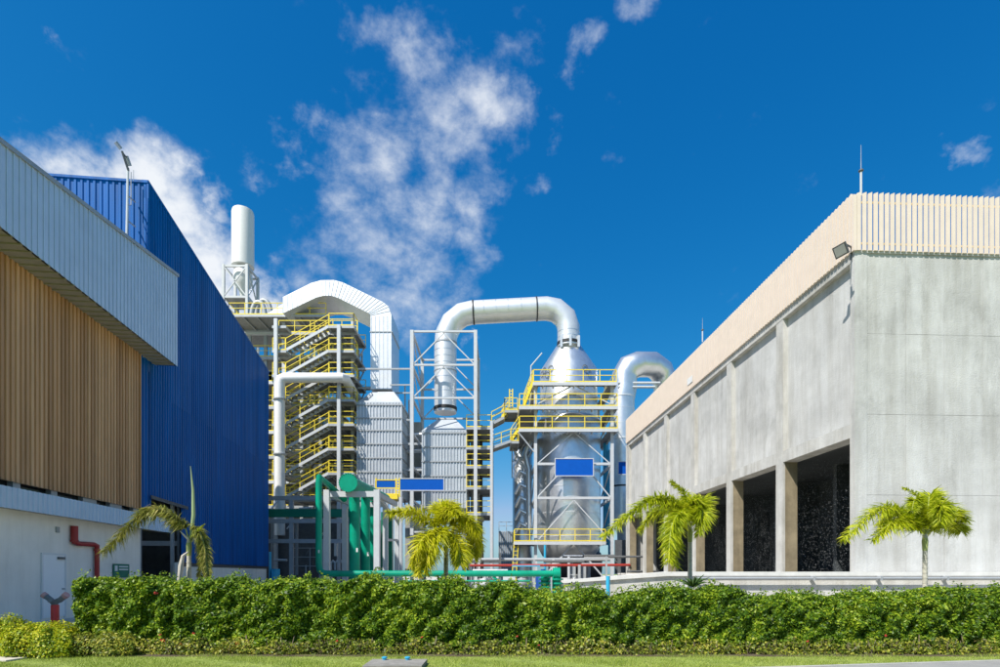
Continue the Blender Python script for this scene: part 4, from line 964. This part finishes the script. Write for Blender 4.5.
simple('stair_block', 'pale block house wall low behind the palm fronds', 'wall', MB().box(P(405,575,50),P(424,505,50.4)), casing_dark)
cl = thing('pump_station', 'cluster of small pumps valves and pipes low under the tank platform', 'machinery', (XX(545,43),43,0))
for k in range(34):
    px = rr.uniform(452,632); Y = rr.uniform(40,48); top_ = rr.uniform(552,574); m_ = rr.choice((greysteel,whitesteel,darksteel,green,silver,darksteel,greysteel,casing_dark))
    if k % 3 == 0: MB().box((XX(px,Y),Y,0),(XX(px,Y)+rr.uniform(.1,.25),Y+.2,ZZ(top_,Y))).build('stanchion', m_, cl)
    elif k % 3 == 1: MB().tube([(XX(px,Y),Y,ZZ(top_+3,Y)),(XX(px,Y)+rr.uniform(1,4),Y,ZZ(top_+3,Y))], rr.uniform(.05,.12), 8).build('pipe', m_, cl, smooth=True)
    else: MB().lathe((XX(px,Y),Y,0),[(.25,0),(.25,.8),(.4,.85),(.4,1.2),(.15,1.3),(.15,1.5),(.3,1.52),(.3,1.58)],12).build('pump', m_, cl)
yl = thing('yellow_ladder_frame', 'yellow guard frame and platform beside the long blue sign', 'ladder', (XX(390,46),46,9))
mb = MB()
for px in (376,396,399.5): mb.bar(P(px,497,46),P(px,478,46),.09)
for y in (480,488,494): mb.bar(P(376,y,46),P(399.5,y,46),.07)
for y in range(480,497,3): mb.bar(P(396,y,46),P(399.5,y,46),.06)
mb.build('guard', yellow, yl); MB().box(P(372,499,45.9),P(401,496.5,47.5)).build('deck', yellow, yl)
MB().box(P(374,520,46.4),P(376,499.5,46.6)).box(P(398,520,46.4),P(400,499.5,46.6)).each('leg', greysteel, yl)

# ------------------------------------------------------------------ fire fitting, slab, small items in front
fh = thing('fire_inlet', 'red fire inlet post with two grey branching couplings beside the hedge', 'hydrant', (XX(55,16),16,0))
c0 = Vector((XX(55,16),16,0))
MB().lathe(c0, [(.15,0),(.15,.04),(.10,.05),(.10,.70),(.09,.72)], 20).build('post', mat('bright_red_paint',(.62,.03,.02),.4), fh, smooth=True)
MB().tube([c0+Vector((0,0,.68)),c0+Vector((0,0,.80)),c0+Vector((.15,0,.86)),c0+Vector((.30,-.03,.97))],.075,12).tube([c0+Vector((0,0,.74)),c0+Vector((-.12,0,.86)),c0+Vector((-.24,-.03,.97))],.075,12).tube([c0+Vector((0,0,.78)),c0+Vector((.0,-.18,.86))],.07,12).build('branches', mat('dull_grey_casting', (.18,.19,.19), .6), fh, smooth=True)
MB().tube([c0+Vector((.29,-.03,.96)),c0+Vector((.37,-.04,1.02))],.09,12).tube([c0+Vector((-.23,-.03,.96)),c0+Vector((-.31,-.04,1.02))],.09,12).each('cap', pinkcap, fh)
sb = thing('drain_slab', 'concrete slab in the grass with two small blue taps on it', 'slab', (XX(399,10),9.8,0))
MB().box((XX(372,10),9.3,-.01),(XX(427,10),10.05,.075)).build('slab', mat('old_slab', (.24,.23,.21), .95, var=.25, scale=5), sb)
for px in (385,408):
    x = XX(px,10); MB().lathe((x,9.95,.075),[(.035,0),(.035,.03),(.05,.03),(.05,.05),(.02,.06)],12).build('tap', cyan, sb)
tag(MB().prism([(-9.6,10.25,0),(-9.0,10.2,0),(-8.95,10.6,0),(-9.5,10.7,0)],(0,0,.03)).build('stepping_stone', yard), 'flat pale stepping stone in the grass beside the golden bush', 'stone')

# ------------------------------------------------------------------ foliage
def leaves(n, pos, nrm, ln, wd, jitter=.9):
    """diamond leaves; pos,nrm (n,3)"""
    nn = nrm+rng.normal(0,jitter,(n,3)); nn /= np.linalg.norm(nn,axis=1)[:,None]
    t = rng.normal(0,1,(n,3)); t -= nn*(t*nn).sum(1)[:,None]; t /= np.linalg.norm(t,axis=1)[:,None]
    b = np.cross(nn,t); l = (ln*rng.uniform(.7,1.3,n))[:,None]; w_ = (wd*rng.uniform(.7,1.3,n))[:,None]
    return np.stack([pos-t*l*.5, pos+b*w_*.5+nn*w_*.15, pos+t*l*.5, pos-b*w_*.5+nn*w_*.15], 1)
def bumps(x, seed, k=6, f0=1.0):
    r_ = np.random.default_rng(seed); o = np.zeros_like(x)
    for i in range(k):
        f = f0*(1.6**i); o += np.sin(x*f*2*math.pi/3.0+r_.uniform(0,6.28))*(.55**i)
    return o
hx0, hx1 = XX(76,11.3), 12.5
def htop(x):
    base = np.interp(x, [-9,-8.4,-5,-3,-1.2,0,1.2,3,4.0,4.6,5.2,7,8.5,9.5,12], [1.38,1.46,1.42,1.47,1.42,1.37,1.22,1.20,1.34,1.27,1.13,1.11,1.18,1.24,1.28])
    return base+.065*bumps(x,3,5,2.0)
def hfront(x, z):
    o = np.zeros_like(x); r_ = np.random.default_rng(5)
    for i in range(26):
        f = r_.uniform(6,26); a_ = r_.uniform(0,6.28); o += np.sin(f*(x*math.cos(a_)+z*math.sin(a_)*1.1)+r_.uniform(0,6.28))/f**.5
    return 11.25+.050*o+.035*bumps(x,11,4,2.2)
hd = thing('hedge', 'long clipped green hedge across the front of the whole plant', 'hedge', (2,11.9,0))
n1 = 165000
x = rng.uniform(hx0,hx1,n1); u = rng.uniform(0,1,n1); zt = htop(x); z = .15+(zt-.15)*u**.95-.16*(rng.uniform(0,1,n1) < .25)*rng.uniform(0,1,n1)
edge = np.clip((u-.82)/.18,0,1)
dep = np.abs(rng.normal(0,.12,n1))
y = hfront(x,z)+dep+edge**2*.16
pos = np.stack([x,y,z],1); nr = np.stack([rng.normal(0,.35,n1), -np.ones(n1)*(.9-.5*edge), .45+.8*edge],1)
v1 = leaves(n1,pos,nr,.080,.044,.85)
n2 = 45000
x = rng.uniform(hx0,hx1,n2); y = rng.uniform(11.35,12.65,n2); z = htop(x)-np.abs(rng.normal(0,.05,n2))-.12*np.abs((y-12)/.65)**4
v2 = leaves(n2,np.stack([x,y,z],1),np.stack([np.zeros(n2),-.2*np.ones(n2),np.ones(n2)],1),.074,.042,.8)
n3 = 7000                                            # left end
yy = rng.uniform(11.25,12.6,n3); zz = rng.uniform(.26,1.48,n3); xx = hx0+np.abs(rng.normal(0,.06,n3))-.05*bumps(yy+zz,9,3,1.5)
v3 = leaves(n3,np.stack([xx,yy,zz],1),np.stack([-np.ones(n3),-.4*np.ones(n3),.5*np.ones(n3)],1),.062,.036,.6)
n4 = 5200                                            # loose shoots on top
x = rng.uniform(hx0,hx1,n4); k_ = rng.integers(0,260,n4); sx = rng.uniform(hx0,hx1,260); sy = rng.uniform(11.4,12.5,260); sh_ = rng.uniform(.05,.17,260)
x = sx[k_]+rng.normal(0,.05,n4); y = sy[k_]+rng.normal(0,.05,n4); z = htop(x)+rng.uniform(-.08,1,n4)*sh_[k_]
v4 = leaves(n4,np.stack([x,y,z],1),np.stack([np.zeros(n4),-.4*np.ones(n4),np.ones(n4)],1),.06,.034,.9)
ho = np_mesh('foliage', np.concatenate([v1,v2,v3,v4]), 4, hedge_leaf, tuple(ORIG[hd]), hd); ho['kind'] = 'stuff'
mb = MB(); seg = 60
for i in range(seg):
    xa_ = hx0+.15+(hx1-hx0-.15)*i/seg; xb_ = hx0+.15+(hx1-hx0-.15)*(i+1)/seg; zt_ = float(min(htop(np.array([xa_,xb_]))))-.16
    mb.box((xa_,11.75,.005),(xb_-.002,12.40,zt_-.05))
mb.build('shade_core', mat('hedge_inner_shade',(.020,.032,.010),1), hd)  # added solid boxes, near-black colour stands for shade inside the hedge
mb = MB()
for i in range(170):
    xx_ = random.uniform(hx0+.1,hx1); yy_ = random.uniform(11.12,11.5); mb.bar((xx_,yy_,-.01),(xx_+random.uniform(-.06,.06),yy_+random.uniform(.05,.2),random.uniform(.2,.42)),random.uniform(.008,.019))
mb.build('stems', mat('hedge_stem',(.22,.17,.11),.9,var=.3,scale=8), hd)['kind'] = 'stuff'
struct(MB().box((-10.2,10.85,-.01),(13,13.2,.012)).build('planting_bed', soil))
# low border in front of the hedge
bo_ = thing('border_planting', 'low straggly yellow green border plants along the foot of the hedge', 'plants', (2,11,0))
n5 = 20000; cxn = rng.uniform(hx0+.2,hx1,420); cyn = rng.uniform(11.02,11.25,420); chn = rng.uniform(.05,.34,420)
k_ = rng.integers(0,420,n5); zr = rng.uniform(0.05,1,n5); x = cxn[k_]+rng.normal(0,.09,n5); y = cyn[k_]+rng.normal(0,.07,n5); z = zr*chn[k_]+.01
v5 = leaves(n5,np.stack([x,y,z],1),np.stack([np.zeros(n5),-.6*np.ones(n5),.8*np.ones(n5)],1),.062,.036,.8)
o5 = np_mesh('leaves', v5, 4, border_leaf, tuple(ORIG[bo_]), bo_); o5['kind'] = 'stuff'
mb = MB()
for i in range(420):
    for j in range(2): mb.bar((cxn[i]+random.uniform(-.05,.05),cyn[i],0),(cxn[i]+random.uniform(-.12,.12),cyn[i]+random.uniform(-.05,.05),chn[i]*.9),.007)
mb.build('stems', mat('border_stem',(.24,.19,.12),.9), bo_)['kind'] = 'stuff'
mb = MB()
for i in range(9):
    c_ = Vector((random.uniform(hx0+.3,2.0) if i < 7 else random.uniform(2,11), 10.95+random.uniform(-.08,.1), random.uniform(.2,.45)))
    for j in range(5): mb.bar(c_, c_+Vector((random.uniform(-.03,.03),random.uniform(-.03,.01),random.uniform(0,.03))),.02,.012)
for p_ in ((157,593),(163,641),(182,645),(238,643)):
    c_ = P(*p_,11.1); 
    for j in range(6): mb.bar(c_, c_+Vector((random.uniform(-.05,.05),random.uniform(-.05,.0),random.uniform(-.02,.04))),.03,.015)
mb.build('blossoms', flower_m, bo_)['kind'] = 'stuff'
def bush(name, label, c, rx, ry, h, n, m_, ls=.055):
    t = thing(name, label, 'bush', (c[0],c[1],0))
    th = rng.uniform(0,2*math.pi,n); ph = np.arccos(rng.uniform(0,1,n)); rr_ = 1-np.abs(rng.normal(0,.12,n))
    lump = 1+.12*np.sin(th*5+1)*np.sin(ph*4)+.08*np.sin(th*9)
    d = np.stack([np.sin(ph)*np.cos(th),np.sin(ph)*np.sin(th),np.cos(ph)],1)
    sq = np.sign(d)*np.abs(d)**.7
    pos = sq*(rr_*lump)[:,None]*np.array([rx,ry,h])+np.array([c[0],c[1],.03])
    o = np_mesh('leaves', leaves(n,pos,d+np.array([0,0,.4]),ls,ls*.55,.6), 4, m_, (c[0],c[1],0), t); o['kind'] = 'stuff'
    mb = MB()
    for i in range(14): a = random.uniform(0,6.28); mb.bar((c[0],c[1],0),(c[0]+rx*.7*math.cos(a),c[1]+ry*.7*math.sin(a),h*.75),.015)
    mb.build('stems', soil, t)['kind'] = 'stuff'; return t
bush('golden_bush', 'low golden yellow bush at the left end of the hedge', (XX(41,10.9),10.95), .74, .44, .58, 13000, gold_leaf)
bush('leafy_shrub', 'small yellow green shrub in the border right of the golden bush', (XX(100,11),11.0), .75, .30, .40, 6000, border_leaf)
bush('round_bush', 'small dark green bush cut by the left edge of the picture', (XX(-2,12.6),12.6), .55, .5, .62, 6000, gold_leaf)
# grass
n6 = 120000
x = rng.uniform(-12,12.5,n6); y = rng.uniform(8.6,11.1,n6); hgt = rng.uniform(.02,.055,n6)*(1+.4*bumps(x+y*2,21,3,1.0))*.9
a = rng.uniform(0,6.28,n6); wv = np.stack([np.cos(a),np.sin(a),np.zeros(n6)],1)*.004; lean = np.stack([rng.normal(0,.018,n6),rng.normal(0,.018,n6),hgt],1)
keep = y > (9.18+(x-3.2)*.1687+.11)*(x > 3.2)
keep &= ~((x > XX(372,10)-.02)&(x < XX(427,10)+.02)&(y > 9.3)&(y < 10.06))
p_ = np.stack([x,y,-.004*np.ones(n6)],1)
vg = np.stack([p_-wv,p_+wv,p_+lean],1)[keep]
g = np_mesh('grass', vg, 3, grass_m, (0,10,0)); g['kind'] = 'stuff'; g['label'] = 'short green lawn grass in front of the hedge'; g['category'] = 'grass'

# palms: each frond follows points given along its rachis
def frond(parent, pts, m_, leaf=.36, dens=1.0, bare=.12, droop=.5, seed=0, plume=True):
    r_ = random.Random(seed); c = spline(pts, 14); m = len(c)
    vs = []; n = int(520*dens)
    for i in range(n):
        t = bare+(1-bare)*(i/n); f = t*(m-1); k = min(int(f), m-2); p = c[k].lerp(c[k+1], f-k); tg = (c[k+1]-c[k]).normalized()
        side = tg.cross(Vector((0,0,1)));
        if side.length < .1: side = Vector((1,0,0))
        side.normalize(); up = side.cross(tg)
        ang = (r_.choice((0,math.pi))+r_.uniform(-.9,.9)) if plume else r_.choice((0,math.pi))+r_.uniform(-.25,.25)
        d = (side*math.cos(ang)+up*math.sin(ang)*.9+tg*r_.uniform(.3,1.1)).normalized()
        L_ = leaf*r_.uniform(.6,1.1)*(1-.55*max(0,(t-.6)/.4))*min(1,.55+t*2)
        w_ = .008+.007*r_.random(); wv_ = d.cross(up+side*r_.uniform(-1,1)).normalized()*w_
        p1 = p+d*L_*.5-Vector((0,0,droop*L_*.10)); p2 = p+d*L_-Vector((0,0,droop*L_*r_.uniform(.3,.8)))
        vs.append([p-wv_*.5,p1-wv_,p1+wv_,p+wv_*.5]); vs.append([p1-wv_,p2-wv_*.12,p2+wv_*.12,p1+wv_])
    arr = np.array([[tuple(v) for v in q_] for q_ in vs])
    # weld the two halves of a leaflet by sharing one island: built as 8-corner strips is not needed
    o = np_mesh('frond', arr, 4, m_, tuple(ORIG[parent]), parent)
    MB().tube(c[::4]+[c[-1]], [.020*(1-.85*i/len(c[::4])) for i in range(len(c[::4])+1)], 6).build('rachis', rachis_m, o, smooth=True)
    return o
def palm(name, label, px, y_crown, Y, fronds, m_, trunk_r=.055, lean=0, leaf=.36, dens=1.0):
    base = Vector((XX(px,Y)-lean,Y,0)); top = P(px,y_crown,Y)
    t = thing(name, label, 'palm tree', base, 'young palms planted behind the hedge')
    mid = base.lerp(top,.5)
    prof = [base+Vector((0,0,-.02)), base+Vector((0,0,.15)), mid, top-Vector((0,0,.35)), top-Vector((0,0,.05)), top+Vector((0,0,.08))]
    MB().tube(prof, [trunk_r*1.5,trunk_r*1.15,trunk_r,trunk_r*.95,trunk_r*1.0,trunk_r*.5], 12).build('trunk', bark, t, smooth=True)
    mb = MB()
    nr_ = int((top.z-.4)/.12)
    for i in range(nr_):
        c_ = base.lerp(top,(i+.5)/nr_*.8); mb.lathe(c_, [(trunk_r*.9,0),(trunk_r*1.12,.006),(trunk_r*1.12,.016),(trunk_r*.9,.02)], 12)
    mb.build('trunk_rings', bark, t)
    MB().tube([top-Vector((0,0,.38)),top-Vector((0,0,.15)),top+Vector((0,0,.06))],[trunk_r*1.0,trunk_r*1.25,trunk_r*.6],12).build('crownshaft', rachis_m, t, smooth=True)
    for i, fr in enumerate(fronds):
        kw = dict(fr[1]) if len(fr) == 2 and isinstance(fr[1], dict) else {}
        pp = fr[0] if kw or (len(fr) == 2 and isinstance(fr[1], dict)) else fr
        pts = [top]+[P(a_,b_,Y+dy) for a_,b_,dy in pp]
        frond(t, pts, kw.get('m', m_), kw.get('leaf', leaf), kw.get('dens', dens), seed=i+int(px), droop=kw.get('droop',.5), plume=kw.get('plume',True), bare=kw.get('bare',.1))
    return t
palm('palm_tree', 'bright yellow green palm in the middle of the hedge below the blue sign', 446, 530, 13.2, [
    ([(432,521,-.3),(412,511,-.6),(388,512,-.8)],{}), ([(440,510,.1),(447,504,.2),(455,508,.3)],{}), ([(458,519,-.1),(470,520,-.2),(479,533,-.3)],{}),
    ([(462,525,.5),(474,536,.7),(474,558,.8)],{}), ([(434,532,-.5),(420,542,-.9),(411,567,-1.0)],{}), ([(440,532,-.6),(430,548,-.9),(425,572,-1.0)],{}),
    ([(452,535,-.3),(459,547,-.5),(460,565,-.6)],{}), ([(444,516,-.1),(450,509,-.3),(459,514,-.5)],{}), ([(430,536,-.2),(424,550,-.3),(418,575,-.4)],{})], frond_y, dens=1.25, leaf=.42)
palm('palm_tree', 'green palm with long drooping left frond before the dark open bays', 690, 527, 14.0, [
    ([(672,502,-.2),(645,502,-.4),(603,536,-.6)],{'dens':2.2,'leaf':.44}), ([(688,508,.0),(684,492,.1),(671,481,.2)],{'leaf':.25}), ([(699,507,.1),(703,500,.2),(700,520,.3)],{}),
    ([(683,512,-.5),(672,525,-.8),(668,562,-.9)],{'dens':1.3}), ([(676,508,.3),(655,512,.5),(640,530,.6)],{'dens':1.2}), ([(697,512,-.3),(703,512,-.5),(699,533,-.6)],{}),
    ([(680,515,-.3),(672,535,-.4),(676,566,-.5)],{}), ([(690,508,-.2),(695,500,-.3),(703,508,-.3)],{})], frond_g, leaf=.42, dens=1.15)
palm('palm_tree', 'small umbrella shaped palm before the blank concrete end wall', 925, 535, 13.6, [
    ([(905,518,-.2),(880,508,-.4),(843,539,-.6)],{'dens':1.5}), ([(924,515,.0),(918,496,.0),(903,487,.1)],{'leaf':.16,'dens':.6}), ([(938,520,.1),(952,512,.2),(966,519,.2)],{'dens':1.2}),
    ([(928,510,.1),(930,495,.2),(938,500,.3)],{}), ([(908,522,-.3),(893,522,-.5),(872,540,-.6)],{}), ([(934,518,-.3),(942,505,-.5),(940,522,-.6)],{}),
    ([(940,524,.3),(955,524,.5),(962,530,.6)],{}), ([(920,512,-.2),(915,500,-.3),(912,510,-.5)],{'leaf':.3}), ([(912,518,.4),(895,510,.6),(880,524,.7)],{})], frond_g, leaf=.43, dens=1.2)
sp = palm('palm_tree', 'nearly bare palm with a spear shoot and drooping fronds before the blue wall', 189, 540, 13.6, [
    ([(181,522,-.1),(150,509,-.3),(103,552,-.5)],{'m':frond_d,'dens':1.8,'leaf':.42,'bare':.2,'droop':.9}), ([(197,528,-.1),(205,548,-.2),(208,578,-.3)],{'m':frond_d,'leaf':.25,'droop':.9,'dens':1.4,'bare':.2}),
    ([(200,532,.1),(203,550,.1),(200,580,.2)],{'m':frond_d,'leaf':.22,'droop':.9}), ([(194,534,-.2),(201,527,-.3),(205,524,-.3)],{'leaf':.05,'dens':.3})], frond_g)
pt_ = P(190,545,13.6)
MB().tube([pt_,P(193.5,515,13.6),P(193,490,13.6),P(190.5,466,13.6)],[.035,.045,.032,.006],10).build('spear_leaf', mat('spear_green',(.30,.38,.18),.5), sp, smooth=True)
MB().tube([P(188,552,13.5),P(183,556,13.4),P(181,566,13.4),P(178,590,13.4)],[.02,.04,.06,.035],8).tube([P(189,540,13.5),P(183,534,13.4),P(180,531,13.4)],[.03,.02,.008],8).build('dead_sheath', dead, sp, smooth=True)
# spiky plant by the second palm
sp2 = thing('spiky_plant', 'dark spiky rosette plant poking out of the hedge beside the green palm', 'plant', (XX(693,12),12,1.2))
for i in range(22):
    a = i*2.4; el = random.uniform(.25,1.1); ln = random.uniform(.3,.5); c_ = Vector((XX(693,12),12,1.32))
    e = c_+Vector((math.cos(a)*math.cos(el),math.sin(a)*math.cos(el),math.sin(el)*.8))*ln
    MB().tube([c_,c_.lerp(e,.5)+Vector((0,0,.03)),e],[.010,.022,.002],4).build('leaf', mat('spiky_leaf',(.05,.10,.02),.5) if i == 0 else bpy.data.materials['spiky_leaf'], sp2)
